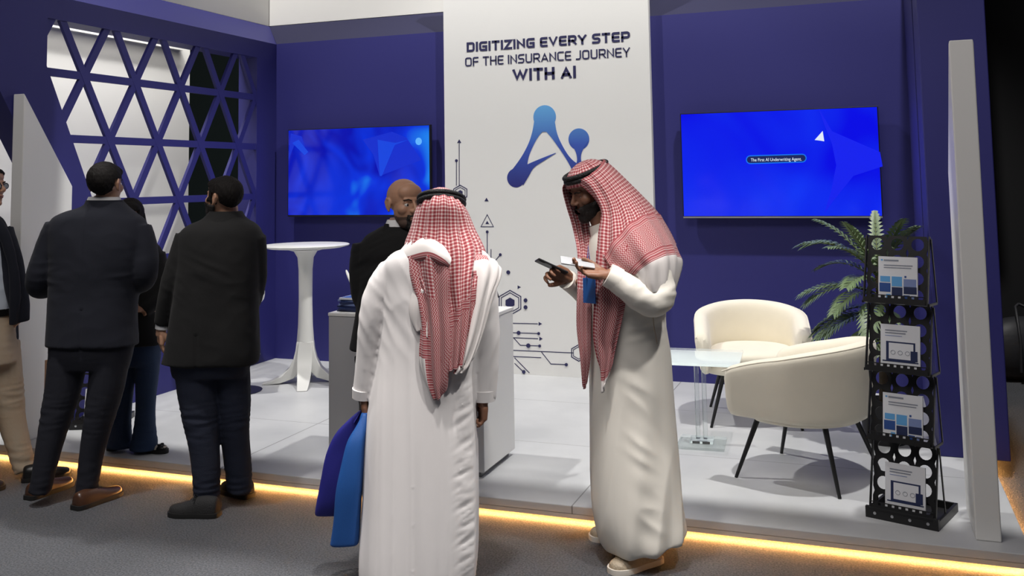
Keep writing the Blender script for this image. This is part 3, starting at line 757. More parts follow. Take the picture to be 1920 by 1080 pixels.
# ---- palm in the corner
def palm(loc):
    t = thing('potted_palm', 'artificial green palm standing behind the black brochure rack by the navy pillar', 'plant', loc)
    M_LEAF = mat('palm_leaf', (.125, .18, .085), .42, var=.45, vscale=14); M_STEM = mat('palm_stem', (.10, .12, .04), .6); M_POT = mat('black_pot', (.012, .012, .014), .5)
    M_TR = mat('palm_trunk', (.07, .05, .03), .8, bump=.6, bscale=50)
    L0 = V(loc)
    po = MB().lathe([(0, 0), (.12, 0), (.15, .22), (.155, .24), (.14, .24), (.13, .21), (0, .21)], loc, 28).build('pot', M_POT, parent=t, smooth=40)
    MB().tube([L0+V((.0, 0, .2)), L0+V((.01, 0, .6)), L0+V((-.005, 0, 1.05))], [.03, .024, .014], 12).build('trunk', M_TR, parent=t, smooth=60)
    rnd = random.Random(11)
    # direction (deg), start height, length, rise, droop
    fr_ = [(183, .98, .56, 1.05, .75), (312, 1.0, .42, 1.15, .6), (85, 1.0, .30, 1.35, .2), (326, 1.02, .38, 1.05, .5), (176, 1.0, .60, .85, .55), (160, .95, .50, .75, .72), (200, .86, .58, .55, .62), (225, .84, .48, .60, .85),
           (300, .85, .36, .7, .8), (255, .80, .48, .45, .85), (190, .74, .54, .32, .60), (205, .72, .52, .30, .55), (240, .98, .40, 1.2, .5), (120, .98, .34, 1.15, .5),
           (265, .66, .44, .4, .8), (195, .88, .60, .40, .40), (235, .66, .46, .25, .6), (215, .98, .46, .9, .6), (280, .95, .38, 1.0, .6), (298, 1.0, .40, 1.2, .5), (215, .74, .48, .3, .6),
           (185, .80, .52, .15, .5), (170, .99, .46, 1.2, .6), (245, .90, .46, .75, .8), (210, .60, .46, .25, .55), (290, .74, .34, .5, .8)]
    for (az, zs, ln_, rise, droop) in fr_:
        a = radians(az+rnd.uniform(-6, 6)); d = V((cos(a), sin(a), 0)); p0 = L0+V((0, 0, zs)); pts = []
        for k in range(15):
            s_ = k/14*ln_
            pts.append(p0+d*(s_*.72)+V((0, 0, rise*s_*.95-droop*1.55*s_*s_)))
        fo = MB().tube(pts, [.006*(1-.7*k/14) for k in range(15)], 6).build('frond', M_STEM, parent=t, smooth=60)
        lf = MB()
        for k in range(2, 15):
            p = pts[k]; tg = (pts[min(k+1, 14)]-pts[k-1]).normalized(); sd = tg.cross(V((0, 0, 1)))
            if sd.length < .05: sd = tg.cross(d)
            sd.normalize(); up = sd.cross(tg)
            L_ = .165*(sin(pi*min(1, (k-1)/14)*.92+.12)**.7)*(ln_/.65)
            for h_ in (0, .5) if k > 11 else (0.0,):
                pp = p+tg*(h_*ln_/14)
                for s_ in (-1, 1):
                    dr = (sd*s_+tg*(.62+.05*k)+up*.18).normalized(); e1 = pp+dr*L_*.5+V((0, 0, .005)); e2 = pp+dr*L_+V((0, 0, -.22*L_))
                    wv = tg*.5-up*.5*s_*0; wv = (tg-dr*tg.dot(dr)).normalized()*.0115
                    lf.add([pp-wv*.5, pp+wv*.5, e1+wv, e1-wv, e2], [(0, 1, 2, 3), (3, 2, 4)])
        lf.build('leaflets', M_LEAF, parent=fo, root=t, smooth=80)
palm((.05, 6.36, SZ))

# ---- black holdall on the dark hall floor
p = gz(1893, 712, 0)
t = thing('duffel_bag', 'black duffel bag on the dark hall floor at the right edge', 'bag', (p.x+.1, p.y, 0), radians(20))
M_BAGB = mat('black_nylon', (.022, .022, .026), .55, bump=.15, bscale=30)
R = []
for k, s_ in enumerate((.0, .72, .9, .97, 1, 1, .97, .9, .72, .0)):
    x = -.30+.60*k/9 if 0 < k < 9 else (-.30 if k == 0 else .30)
    s_ = max(s_, .3); R.append([V((x, .17*s_*cos(2*pi*i/24)*(1 if abs(cos(2*pi*i/24)) < .8 else .97), .26+.26*s_*(sin(2*pi*i/24) if sin(2*pi*i/24) > 0 else .98*sin(2*pi*i/24)))) for i in range(24)])
MB().rings(R).build('body', M_BAGB, parent=t, world=False, smooth=60)
for s_ in (-1, 1): MB().tube([(.10*s_, -.175, .10), (.10*s_, -.19, .34), (.08*s_, -.12, .52), (.04*s_, -.02, .60), (0, -.0, .62)], .012, 8).build('strap', M_BAGB, parent=t, world=False, smooth=60)
MB().tube([(-.05, -.175, .22), (-.02, -.186, .30), (-.04, -.18, .42)], .006, 6).build('piping', mat('white_piping', (.6, .6, .6), .5), parent=t, world=False, smooth=60)

# ================================================================== PEOPLE: tools
def skin_mat(name, col): return mat(name, col, .5, bump=.04, bscale=160, sss=.12)
SKIN_L = skin_mat('skin_light_brown', (.45, .25, .16)); SKIN_M = skin_mat('skin_brown', (.36, .185, .11)); SKIN_D = skin_mat('skin_deep_brown', (.22, .105, .062))
M_HAIR = mat('black_hair', (.009, .0075, .007), .75, bump=.5, bscale=140, aniso=(1, 1, .25), spec=.2); M_BEARD = mat('black_beard', (.013, .010, .009), .7, bump=.6, bscale=220)
M_EYEW = mat('eye_white', (.62, .58, .54), .25); M_IRIS = mat('dark_iris', (.012, .008, .006), .1); M_LIP = mat('lip', (.30, .13, .10), .45)
M_THOBE = mat('white_thobe_cotton', (.70, .675, .67), .8, bump=.10, bscale=14, sheen=.1, aniso=(1, 1, .35)); M_THOBEC = mat('cream_thobe_cotton', (.80, .765, .69), .62, bump=.08, bscale=14, aniso=(1, 1, .35))
M_NAVYS = mat('navy_suit_wool', (.0055, .007, .0145), .9, bump=.08, bscale=300, sheen=.03); M_BLKS = mat('black_suit_wool', (.0038, .0038, .0041), .9, bump=.08, bscale=300, sheen=.02)
M_NAVYT = mat('navy_trouser_wool', (.008, .009, .016), .85, bump=.10, bscale=300)
M_JEAN = mat('dark_denim', (.010, .014, .030), .85, bump=.2, bscale=260, var=.35, vscale=5); M_JEANB = mat('blue_denim', (.018, .038, .090), .85, bump=.2, bscale=260, var=.3, vscale=5)
M_CHINO = mat('beige_chino', (.50, .40, .29), .85, bump=.12, bscale=60); M_SHIRT = mat('pale_blue_shirt', (.62, .68, .76), .75, bump=.1, bscale=25); M_WSHIRT = mat('white_shirt', (.72, .72, .72), .7)
M_BRLEA = mat('brown_leather', (.055, .024, .013), .32, bump=.08, bscale=60); M_BKLEA = mat('black_leather', (.010, .010, .010), .3, bump=.05, bscale=60); M_BKSNK = mat('black_sneaker_knit', (.012, .012, .013), .8, bump=.3, bscale=180)
M_TAUPE = mat('taupe_woven_leather', (.34, .28, .20), .5, bump=.5, bscale=90); M_SOLEW = mat('pale_sole', (.60, .56, .50), .6); M_SOLEK = mat('black_sole', (.010, .010, .010), .6); M_CREAML = mat('cream_leather', (.60, .54, .46), .45)
M_AGAL = mat('black_cord', (.006, .006, .007), .6, bump=.8, bscale=160)

class Person:
    def __init__(s, name_label, px, py, zg=0.0, name='person'):
        s.base = gz(px, py, zg); s.nf = V((-sin(YAW), cos(YAW), 0))
        s.root = thing(name, name_label, 'person', tuple(s.base), YAW)
        s.M = ROOTM[s.root.name]; s.Mi = s.M.inverted()
    def at(s, px, py, dy=0.0):
        d = ray(px, py); t = ((s.base+s.nf*dy)-CAMP).dot(s.nf)/d.dot(s.nf)
        return s.Mi @ (CAMP+d*t)
    def pts(s, tab): return [s.at(*p[:3]) for p in tab]
    def limb(s, mb, tab, k=5, n=18, flat=1.0, up=(0, 1, 0)):
        # tab rows (px, py, dy, radius in metres)
        q = [(*s.at(a, b, c), r) for a, b, c, r in tab]; q = cr_chain([Vector(x) for x in q], k)
        return mb.tube([v.to_3d() for v in q], [max(v[3], .002) for v in q], n, flat=flat, up=up)
    def sil(s, mb, tab, k=4, n=44, ex=2.3, fold=None, caps=True, yaw=0.0):
        # horizontal rings that follow a silhouette: rows (py, x_left, x_right, dy_centre, half_depth)
        rows = cr_chain([Vector(r) for r in tab], k); R = []
        for r in rows:
            a = s.at(r[1], r[0], r[3]); b = s.at(r[2], r[0], r[3]); c = (a+b)/2; hw = (b-a).length/2; ax = (b-a).normalized(); ring = []
            for i in range(n):
                th = 2*pi*i/n; cx, sy = cos(th), sin(th)
                ux = (abs(cx)**(2/ex))*(1 if cx > 0 else -1); uy = (abs(sy)**(2/ex))*(1 if sy > 0 else -1)
                f = fold(th, c.z) if fold else 0
                rr = 1+f/max(hw, .05)
                ring.append(c+ax*(hw*ux*rr)+V((0, 1, 0))*(r[4]*uy*rr))
            R.append(ring)
        return mb.rings(R, caps)
    def add(s, mb, name, m, parent=None, **kw): return mb.build(name, m, parent=parent or s.root, root=s.root, world=False, **kw)

def fuse(mb, voxel=.008, smooth=6, dec=None, disp=None):
    # one continuous surface out of overlapping closed pieces; optional displacement along the normal disp(co, normal) -> metres
    me = bpy.data.meshes.new('tmp'); me.from_pydata(mb.v, [], mb.f); me.validate()
    bm = bmesh.new(); bm.from_mesh(me); bmesh.ops.recalc_face_normals(bm, faces=bm.faces); bm.to_mesh(me); bm.free()
    o = bpy.data.objects.new('tmp', me); COL.objects.link(o)
    md = o.modifiers.new('r', 'REMESH'); md.mode = 'VOXEL'; md.voxel_size = voxel
    if smooth:
        md = o.modifiers.new('s', 'SMOOTH'); md.factor = .5; md.iterations = smooth
    if dec:
        md = o.modifiers.new('d', 'DECIMATE'); md.ratio = dec
    dg = bpy.context.evaluated_depsgraph_get(); r = bpy.data.meshes.new_from_object(o.evaluated_get(dg))
    bpy.data.objects.remove(o); bpy.data.meshes.remove(me)
    if disp:
        ns = [v.normal.copy() for v in r.vertices]
        for v, n in zip(r.vertices, ns): v.co = v.co+n*disp(v.co, n)
    return r
def put(P, me, name, m, parent=None):
    me.name = name; o = bpy.data.objects.new(name, me); COL.objects.link(o); o.parent = parent or P.root
    me.materials.clear(); me.materials.append(m); me.shade_smooth(); return o
def nz(p, sx, sy, sz, off=0.0): return noise.noise(V((p.x*sx+off, p.y*sy+off*1.7, p.z*sz-off)))
def ridged(p, sx, sy, sz, off=0.0): return 1-2*abs(nz(p, sx, sy, sz, off))

def headM(pos, turn=0, pitch=0, roll=0, s=1.0):
    # face looks along -y before turning; turn > 0 turns the face to its own left (camera right when facing us)
    return Matrix.Translation(pos) @ Matrix.Rotation(radians(turn), 4, 'Z') @ Matrix.Rotation(radians(pitch), 4, 'X') @ Matrix.Rotation(radians(roll), 4, 'Y') @ Matrix.Scale(s, 4)
def head_parts(mb, M, brow=1.0):
    def e(c, r, R_=None): 
        mm = (M.to_3x3() @ R_) if R_ else M.to_3x3()
        mb.ball(M @ V(c), 1.0, 12, mm, r)
    e((0, .014, .036), (.0755, .096, .083)); e((0, -.026, -.022), (.064, .068, .088)); e((0, -.042, -.080), (.050, .047, .034))
    e((0, -.079, -.100), (.021, .017, .017)); e((.040, -.058, -.020), (.026, .028, .026)); e((-.040, -.058, -.020), (.026, .028, .026))
    e((0, -.076, .026), (.049, .017, .012)); e((0, -.050, .056), (.060, .040, .044))
    mb.tube([M @ V(p) for p in ((0, -.088, .020), (0, -.100, .0), (0, -.1125, -.020), (0, -.109, -.029))], [.007, .0085, .0125, .009], 10)
    for s_ in (-1, 1):
        e((s_*.0125, -.101, -.027), (.0085, .011, .0075)); e((s_*.031, -.074, .011), (.0165, .0135, .0085))
        e((s_*.031, -.073, -.009), (.016, .013, .007))
        mb.tube([M @ V((s_*.079, .004, .022)), M @ V((s_*.085, .018, .030)), M @ V((s_*.088, .026, .012)), M @ V((s_*.084, .018, -.016)), M @ V((s_*.078, .004, -.032))], [.006, .007, .007, .0065, .007], 8)
        e((s_*.078, .012, 0), (.008, .018, .030))
    e((0, -.091, -.0555), (.023, .010, .0065)); e((0, -.089, -.0665), (.020, .010, .0075))
def eyes(P, M, look=(0, 0), parent=None, back=0.0):
    for s_ in (-1, 1):
        c = M @ V((s_*.031, -.0765+back, .0015)); r = .0118*M.to_scale().x
        ey = MB().ball(c, r, 8); eo = P.add(ey, 'eye', M_EYEW, parent, smooth=180)
        d = (M.to_3x3() @ V((look[0], -1, look[1]))).normalized()
        P.add(MB().ball(c+d*r*.60, r*.52, 8), 'iris', M_IRIS, eo, smooth=180)
def brows(P, M, m, parent=None):
    for s_ in (-1, 1):
        P.add(MB().tube([M @ V(p) for p in ((s_*.013, -.0925, .021), (s_*.030, -.0935, .0275), (s_*.050, -.078, .022))], [.0035, .0045, .0025], 8, flat=.7), 'eyebrow', m, parent, smooth=180)
def lips(P, M, parent=None):
    mb = MB(); mb.ball(M @ V((0, -.0945, -.0565)), 1, 8, M.to_3x3(), (.021, .0085, .0045)); mb.ball(M @ V((0, -.0925, -.0655)), 1, 8, M.to_3x3(), (.0185, .0085, .0055))
    P.add(mb, 'lips', M_LIP, parent, smooth=180)
def patch_on_head(P, M, name, m, inside, grow=.006, n=40, off=0.0, parent=None, rough=.0):
    # hair or beard: a shell over the skull where inside(unit direction) is true
    me = bpy.data.meshes.new(name); return None
def hair_cap(P, M, name, m, test, grow=.007, voxel=.004, parent=None, jitter=.002):
    # thickened copy of the head shape, kept where test(local head point) > 0, pressed inward elsewhere
    mb = MB(); head_shape(mb, M, grow)
    me = fuse(mb, voxel, 3)
    Mi = M.inverted(); bm = bmesh.new(); bm.from_mesh(me)
    kill = []
    for v in bm.verts:
        q = Mi @ v.co; t = test(q)
        if t < 0: kill.append(v)
        else: v.co += v.normal*(nz(v.co, 90, 90, 40)*jitter-(1-min(1, t/.012))*grow*.7)
    bmesh.ops.delete(bm, geom=kill, context='VERTS'); bm.to_mesh(me); bm.free()
    return put(P, me, name, m, parent)
def head_shape(mb, M, g):
    def e(c, r): mb.ball(M @ V(c), 1.0, 14, M.to_3x3(), tuple(x+g for x in r))
    e((0, .014, .036), (.0755, .096, .083)); e((0, -.026, -.022), (.064, .068, .088)); e((0, -.042, -.080), (.050, .047, .034)); e((0, -.079, -.100), (.021, .017, .017)); e((0, -.050, .056), (.060, .040, .044))
    e((.040, -.058, -.020), (.026, .028, .026)); e((-.040, -.058, -.020), (.026, .028, .026)); e((0, -.089, -.06), (.026, .010, .017))

def hand_parts(mb, M, side=1, curl=(35, 40, 42, 45), thumb=(40, 25), spread=1.0, s=1.0):
    # wrist at origin, fingers along +y, thumb towards +x*side, palm faces -z
    def T(p): return M @ (V((p[0]*side*s, p[1]*s, p[2]*s)))
    for x0, x1 in ((-.030, -.034), (-.010, -.012), (.010, .011), (.026, .031)):
        mb.tube([T((x0*.55, .0, 0)), T((x0, .035, .001)), T((x1, .082, 0))], [.017*s, .0165*s, .0125*s], 10)
    mb.tube([T((0, -.05, 0)), T((0, 0, 0)), T((0, .03, 0))], [.027*s, .026*s, .025*s], 12, flat=.72)
    for i, (x, y, L_) in enumerate(((.031, .080, .072), (.011, .085, .080), (-.012, .083, .074), (-.034, .076, .058))):
        c = curl[i]; a = radians(c*.55); p = V((x, y, 0)); d0 = V(((x*.9)*spread*2.2, 1, 0)).normalized(); pts_ = [p]; 
        for seg, fr_ in enumerate((.46, .30, .24)):
            d = V((d0.x*cos(a), d0.y*cos(a), -sin(a))).normalized(); p = p+d*(L_*fr_); pts_.append(p); a += radians(c)
        rr = .0092 if i < 3 else .0082
        q = cr_chain(pts_, 4)
        mb.tube([T(v) for v in q], [s*rr*(1-.22*k/(len(q)-1)) for k in range(len(q))], 10)
        mb.ball(T(pts_[-1]), rr*.80*s, 6)
    a, b = radians(thumb[0]), radians(thumb[1]); p = V((.022, .018, -.006)); d = V((sin(a), cos(a), -.25-.5*sin(b))).normalized(); pts_ = [p, p+d*.036]
    d2 = V((sin(a-.35), cos(a-.35), -.35-.6*sin(b))).normalized(); pts_.append(pts_[-1]+d2*.030); d3 = V((sin(a-.6), cos(a-.6), -.35-.8*sin(b))).normalized(); pts_.append(pts_[-1]+d3*.024)
    q = cr_chain(pts_, 4); mb.tube([T(v) for v in q], [s*(.0135-.0042*k/(len(q)-1)) for k in range(len(q))], 10); mb.ball(T(pts_[-1]), .0093*s, 6)

def basis(o, y, z):
    y = V(y).normalized(); z = V(z); z = (z-y*z.dot(y)).normalized(); x = y.cross(z)
    return Matrix(((x.x, y.x, z.x, o[0]), (x.y, y.y, z.y, o[1]), (x.z, y.z, z.z, o[2]), (0, 0, 0, 1)))

def shoe(P, heel, toe, m, msole, kind='oxford', name='shoe', h=.075, w_=.047):
    # heel and toe: local ground points
    heel, toe = V(heel), V(toe); L_ = (toe-heel).length; d = (toe-heel).normalized(); n = d.cross(V((0, 0, 1))); zb = heel.z
    up = MB(); so = MB(); Ru, Rs = [], []
    prof = [(0.0, .55, .8), (.04, .82, .95), (.14, .95, 1.0), (.28, .96, 1.02), (.40, .94, .98), (.52, .98, .80), (.66, 1.06, .63), (.80, 1.04, .54), (.91, .82, .48), (.97, .55, .40), (1.0, .25, .25)]
    if kind == 'flat': prof = [(a, b*.86, (.62 if a < .3 else .42 if a < .62 else .45)) for a, b, c in prof]
    for t_, ww, hh in prof:
        c = heel+d*(L_*t_); hw = w_*ww; zt = h*hh; Ru.append([c+n*(hw*cos(a)*(1 if abs(sin(a)) < .98 else 1))+V((0, 0, .018+max(0, sin(a))**.75*zt+min(0, sin(a))*.012)) for a in [2*pi*k/20 for k in range(20)]])
        e = 1.07; Rs.append([c+d*(.006*(t_-.5)*2)+n*(hw*e*sx)+V((0, 0, z)) for sx, z in ((1, .001), (1.02, .012), (1, .024), (-1, .024), (-1.02, .012), (-1, .001))])
    so_ = None
    uo = P.add(up.rings(Ru), name, m, smooth=180, sub=1)
    P.add(so.rings(Rs), 'sole', msole, uo, smooth=50)
    if kind in ('oxford', 'sneaker'):
        lc = MB()
        for k in range(4):
            t_ = .45+.055*k; c = heel+d*(L_*t_); z = .020+h*(.92-.085*k*1.1)
            lc.tube([c-n*.022+V((0, 0, z-.012)), c+V((0, 0, z)), c+n*.022+V((0, 0, z-.012))], .0042, 6)
        if kind == 'sneaker':
            c = heel+d*(L_*.45)+V((0, 0, .02+h*.95)); lc.tube([c, c+n*.03+V((0, 0, .012)), c+n*.045+V((0, 0, -.015))], .0024, 6); lc.tube([c, c-n*.03+V((0, 0, .014)), c-n*.042+V((0, 0, -.012))], .0024, 6)
        P.add(lc, 'laces', M_SOLEK, uo, smooth=180)
    if kind == 'flat':
        c = toe-d*.028; mb = MB(); R = []
        for t_, ww, hh in ((.80, 1.06, .48), (.86, .95, .47), (.92, .76, .45), (.97, .52, .38), (1.003, .25, .25)):
            cc = heel+d*(L_*t_); hw = w_*ww*.86+.0012; zt = h*hh+.0015; R.append([cc+n*(hw*cos(a))+V((0, 0, .018+max(0, sin(a))**.75*zt+min(0, sin(a))*.012)) for a in [2*pi*k/20 for k in range(20)]])
        P.add(mb.rings(R), 'toe_cap', M_BKLEA, uo, smooth=180)
        bow = MB(); c = heel+d*(L_*.80)+V((0, 0, .02+h*.48)); 
        for s_ in (-1, 1): bow.ball(c+n*(s_*.013), 1, 6, None, (.012, .009, .006))
        P.add(bow, 'bow', M_BKLEA, uo, smooth=180)
    return uo

# ---- red and white headscarf cloth
def scarf_mat(name, kind):
    m = bpy.data.materials.new(name); m.use_nodes = True; N = m.node_tree.nodes; L = m.node_tree.links
    b = N['Principled BSDF']; b.inputs['Roughness'].default_value = .85; b.inputs['Sheen Weight'].default_value = .15
    uv = N.new('ShaderNodeUVMap'); uv.uv_map = 'uv'; sp = N.new('ShaderNodeSeparateXYZ'); L.new(uv.outputs[0], sp.inputs[0])
    def M2(op, a, bb, c=None):
        n = N.new('ShaderNodeMath'); n.operation = op
        for i, x in enumerate((a, bb) if c is None else (a, bb, c)):
            if isinstance(x, (int, float)): n.inputs[i].default_value = x
            elif x is not None: L.new(x, n.inputs[i])
        return n.outputs[0]
    U, W_ = sp.outputs[0], sp.outputs[1]
    red, pink, white = (.25, .026, .036, 1), (.50, .205, .21, 1), (.66, .58, .565, 1)
    def ramp(f, stops):
        r = N.new('ShaderNodeValToRGB'); r.color_ramp.interpolation = 'CONSTANT'; e = r.color_ramp.elements
        e[0].position = stops[0][0]; e[0].color = stops[0][1]; e[1].position = stops[1][0]; e[1].color = stops[1][1]
        for p_, c_ in stops[2:]: x = e.new(p_); x.color = c_
        L.new(f, r.inputs[0]); return r.outputs[0]
    if kind == 'check':
        fu = M2('LESS_THAN', M2('FRACT', M2('MULTIPLY', U, 1/.0155), None), .6); fv = M2('LESS_THAN', M2('FRACT', M2('MULTIPLY', W_, 1/.0155), None), .6)
        s_ = M2('MULTIPLY', M2('ADD', fu, fv), .45); out = ramp(s_, [(0, white), (.3, pink), (.7, red)])
    elif kind == 'zigzag':
        t = M2('PINGPONG', W_, .008); f = M2('FRACT', M2('MULTIPLY', M2('ADD', U, M2('MULTIPLY', t, 1.0)), 1/.0105), None); out = ramp(f, [(0, (.30, .05, .06, 1)), (.62, (.60, .42, .41, 1))])
    elif kind == 'stripe':
        f = M2('FRACT', M2('MULTIPLY', W_, 1/.020), None); out = ramp(f, [(0, (.30, .055, .065, 1)), (.40, (.52, .27, .27, 1)), (.62, (.33, .065, .075, 1)), (.88, white)])
    else: out = None
    if out: L.new(out, b.inputs['Base Color'])
    else: b.inputs['Base Color'].default_value = (.74, .70, .68, 1)
    return m
SCARF = [scarf_mat('scarf_check', 'check'), scarf_mat('scarf_zigzag', 'zigzag'), scarf_mat('scarf_stripe', 'stripe'), scarf_mat('scarf_white', 'white')]
def cloth(mb, ctrl, k=6, band=None, fold=None, scale=1.0, thick=.0025):
    # ctrl: grid of local points; smooth patch with metric uv; band(u 0..1, v 0..1, um, vm) -> material index
    rows = [cr_chain(r, k) for r in ctrl]; nb = len(rows[0]); cols = [cr_chain([r[j] for r in rows], k) for j in range(nb)]
    na = len(cols[0]); G = [[cols[j][i].copy() for j in range(nb)] for i in range(na)]
    # metric coordinates from the mid row / mid column arc length
    mr, mc = na//2, nb//2
    us = [0.0]; vs = [0.0]
    for j in range(1, nb): us.append(us[-1]+max((G[i][j]-G[i][j-1]).length for i in (na//4, mr, 3*na//4)))
    for i in range(1, na): vs.append(vs[-1]+(G[i][mc]-G[i-1][mc]).length)
    if fold:
        G2 = []
        for i in range(na):
            row = []
            for j in range(nb):
                a = G[i][min(j+1, nb-1)]-G[i][max(j-1, 0)]; b = G[min(i+1, na-1)][j]-G[max(i-1, 0)][j]; n = a.cross(b)
                if n.length > 1e-9: n.normalize()
                row.append(G[i][j]+n*fold(j/(nb-1), i/(na-1), us[j], vs[i]))
            G2.append(row)
        G = G2
    b0 = len(mb.v)
    vs_ = [p for row in G for p in row]; uvs = [(us[j]*scale, vs[i]*scale) for i in range(na) for j in range(nb)]
    fs = []; mi = []
    for i in range(na-1):
        for j in range(nb-1):
            fs.append((i*nb+j, i*nb+j+1, (i+1)*nb+j+1, (i+1)*nb+j)); mi.append(band(j/(nb-1), i/(na-1), us[j], vs[i]) if band else 0)
    f0 = len(mb.f); mb.add(vs_, fs, uvs)
    for q, x in enumerate(mi):
        if x: mb.mi[f0+q] = x
    return mb

def tilt_hem(o, slope, z0=.55, xp=0.0):
    # lift the hem towards +x, fading out above z0
    for v in o.data.vertices:
        w_ = max(0, min(1, (z0-v.co.z)/(z0-.08))); v.co.z += w_*w_*slope*(v.co.x-xp)
def hair_line(y): return interp([(-.06, .035), (-.02, .02), (.01, .0), (.04, -.05), (.07, -.088)], y)[0]

# ================================================================== man in the navy suit, seen from behind
def suit_disp(amp=.004, off=0.0, extra=None):
    def f(p, n):
        d = amp*(1.3*nz(p, 7, 7, 4, off)+.35*ridged(V((p.x+p.z*.35, p.y, p.z-p.x*.2)), 9, 9, 10, off+3)-.1)
        if extra: d += extra(p, n)
        return d
    return f
def trouser_disp(amp=.004, off=0.0, ztop=.8, extra=None):
    def f(p, n):
        low = max(0, 1-p.z/.28); knee = exp(-((p.z-.48)/.12)**2); hip = exp(-((p.z-.85)/.12)**2)
        d = amp*(.5*nz(p, 10, 10, 5, off)+(1.6*low+.9*knee+.5*hip)*ridged(p, 7, 7, 34, off+5)*.8)
        if extra: d += extra(p, n)
        return d
    return f

def man_navy():
    P = Person('man in navy suit and brown shoes, back to us, left of the black blazer', 138, 944)
    at = P.at
    # body: head, neck, trunk, arms, legs
    M = headM(at(198, 347, -.02), 172, -2, 0, 1.03)
    b = MB(); head_parts(b, M); P.limb(b, [(198, 368, .0, .060), (196, 388, .0, .064), (190, 410, .0, .085)])
    P.sil(b, [(400, 135, 245, 0, .07), (440, 110, 262, 0, .10), (520, 110, 255, 0, .11), (600, 110, 245, 0, .11), (650, 105, 245, 0, .11)])
    for tab in ([(112, 428, 0, .05), (86, 505, -.01, .042), (92, 535, .10, .036), (150, 522, .25, .034)], [(258, 430, 0, .05), (264, 495, -.01, .042), (250, 522, .10, .036), (215, 517, .25, .034)]): P.limb(b, tab)
    for tab in ([(130, 640, 0, .08), (108, 780, 0, .055), (80, 905, -.02, .035)], [(215, 640, 0, .08), (185, 780, .0, .055), (162, 930, .0, .035)]): P.limb(b, tab)
    for wx, sd in ((150, 1), (215, -1)):
        w0 = at(wx, 520, .25); hand_parts(b, basis(w0, (sd*.8, .5, .1), (0, .3, 1)), side=-sd, curl=(30, 32, 34, 36))
    body = put(P, fuse(b, .0045, 3, .5), 'body', SKIN_L)
    eyes(P, M, parent=body); brows(P, M, M_HAIR, body); lips(P, M, body)
    hair_cap(P, M, 'hair', M_HAIR, lambda q: min(q.z-hair_line(q.y), q.y+.055+max(0, q.z-.05)*1.6, 1 if not (abs(q.x) > .062 and abs(q.y-.012) < .026 and q.z < .030) else -1), .009)
    # shirt collar, jacket
    c = MB(); P.sil(c, [(386, 163, 229, .0, .072), (376, 165, 226, .0, .070), (369, 168, 223, .004, .066)], k=3, n=36); P.add(c, 'shirt_collar', M_WSHIRT, smooth=60)
    j = MB()
    P.sil(j, [(377, 166, 228, .0, .080), (388, 152, 240, 0, .09), (400, 118, 256, 0, .115), (415, 98, 272, 0, .130), (450, 92, 278, 0, .145), (500, 95, 270, .005, .148), (545, 96, 258, .01, .145), (600, 93, 254, .01, .148), (647, 90, 256, .01, .152)], k=5, ex=2.5)
    P.limb(j, [(112, 424, .0, .078), (92, 470, -.01, .076), (74, 520, -.015, .072), (76, 538, .06, .066), (100, 535, .16, .056), (150, 522, .25, .048)], k=6)
    P.limb(j, [(258, 428, .0, .078), (270, 470, -.01, .074), (270, 512, -.01, .070), (262, 528, .06, .064), (245, 525, .15, .056), (215, 518, .25, .048)], k=6)
    cz = at(172, 600).z
    def vent(p, n):
        x0 = at(172, 600).x; d = 0
        if p.y < 0 and p.z < at(172, 575).z: d -= .006*exp(-((p.x-x0)/.006)**2)
        d -= .0022*exp(-((p.x-x0)/.004)**2) if p.y < 0 else 0
        # creases at the arm pits and elbows
        for sx, px in ((-1, 104), (1, 262)):
            a = at(px, 520); r = (V((p.x, 0, p.z))-V((a.x, 0, a.z))).length
            d += .0045*exp(-(r/.12)**2)*ridged(p, 6, 6, 20, sx*2.0)
        return d
    jk = put(P, fuse(j, .008, 7, None, suit_disp(.0045, 1.3, vent)), 'suit_jacket', M_NAVYS)
    # collar fold of the jacket
    cl = MB(); P.sil(cl, [(394, 152, 241, .0, .098), (384, 160, 233, .0, .088), (375, 164, 229, .0, .080)], k=3, n=36); P.add(cl, 'jacket_collar', M_NAVYS, jk, smooth=60)
    t = MB(); P.sil(t, [(590, 100, 250, .01, .125), (640, 94, 250, .01, .132), (665, 95, 246, .01, .13), (690, 96, 240, .01, .11)], k=3)
    P.limb(t, [(130, 650, .0, .105), (120, 720, .0, .096), (106, 780, -.005, .082), (92, 840, -.02, .068), (78, 906, -.03, .056), (75, 923, -.03, .058)], k=6)
    P.limb(t, [(208, 650, .0, .105), (200, 720, .0, .096), (185, 790, .0, .078), (172, 850, .0, .064), (163, 916, .0, .056), (162, 938, .0, .058)], k=6)
    put(P, fuse(t, .008, 5, None, trouser_disp(.0045, 2.0)), 'suit_trousers', M_NAVYT)
    shoe(P, P.Mi @ gz(52, 938), P.Mi @ gz(134, 908), M_BRLEA, M_SOLEK); shoe(P, P.Mi @ gz(140, 957), P.Mi @ gz(226, 926), M_BRLEA, M_SOLEK)
man_navy()

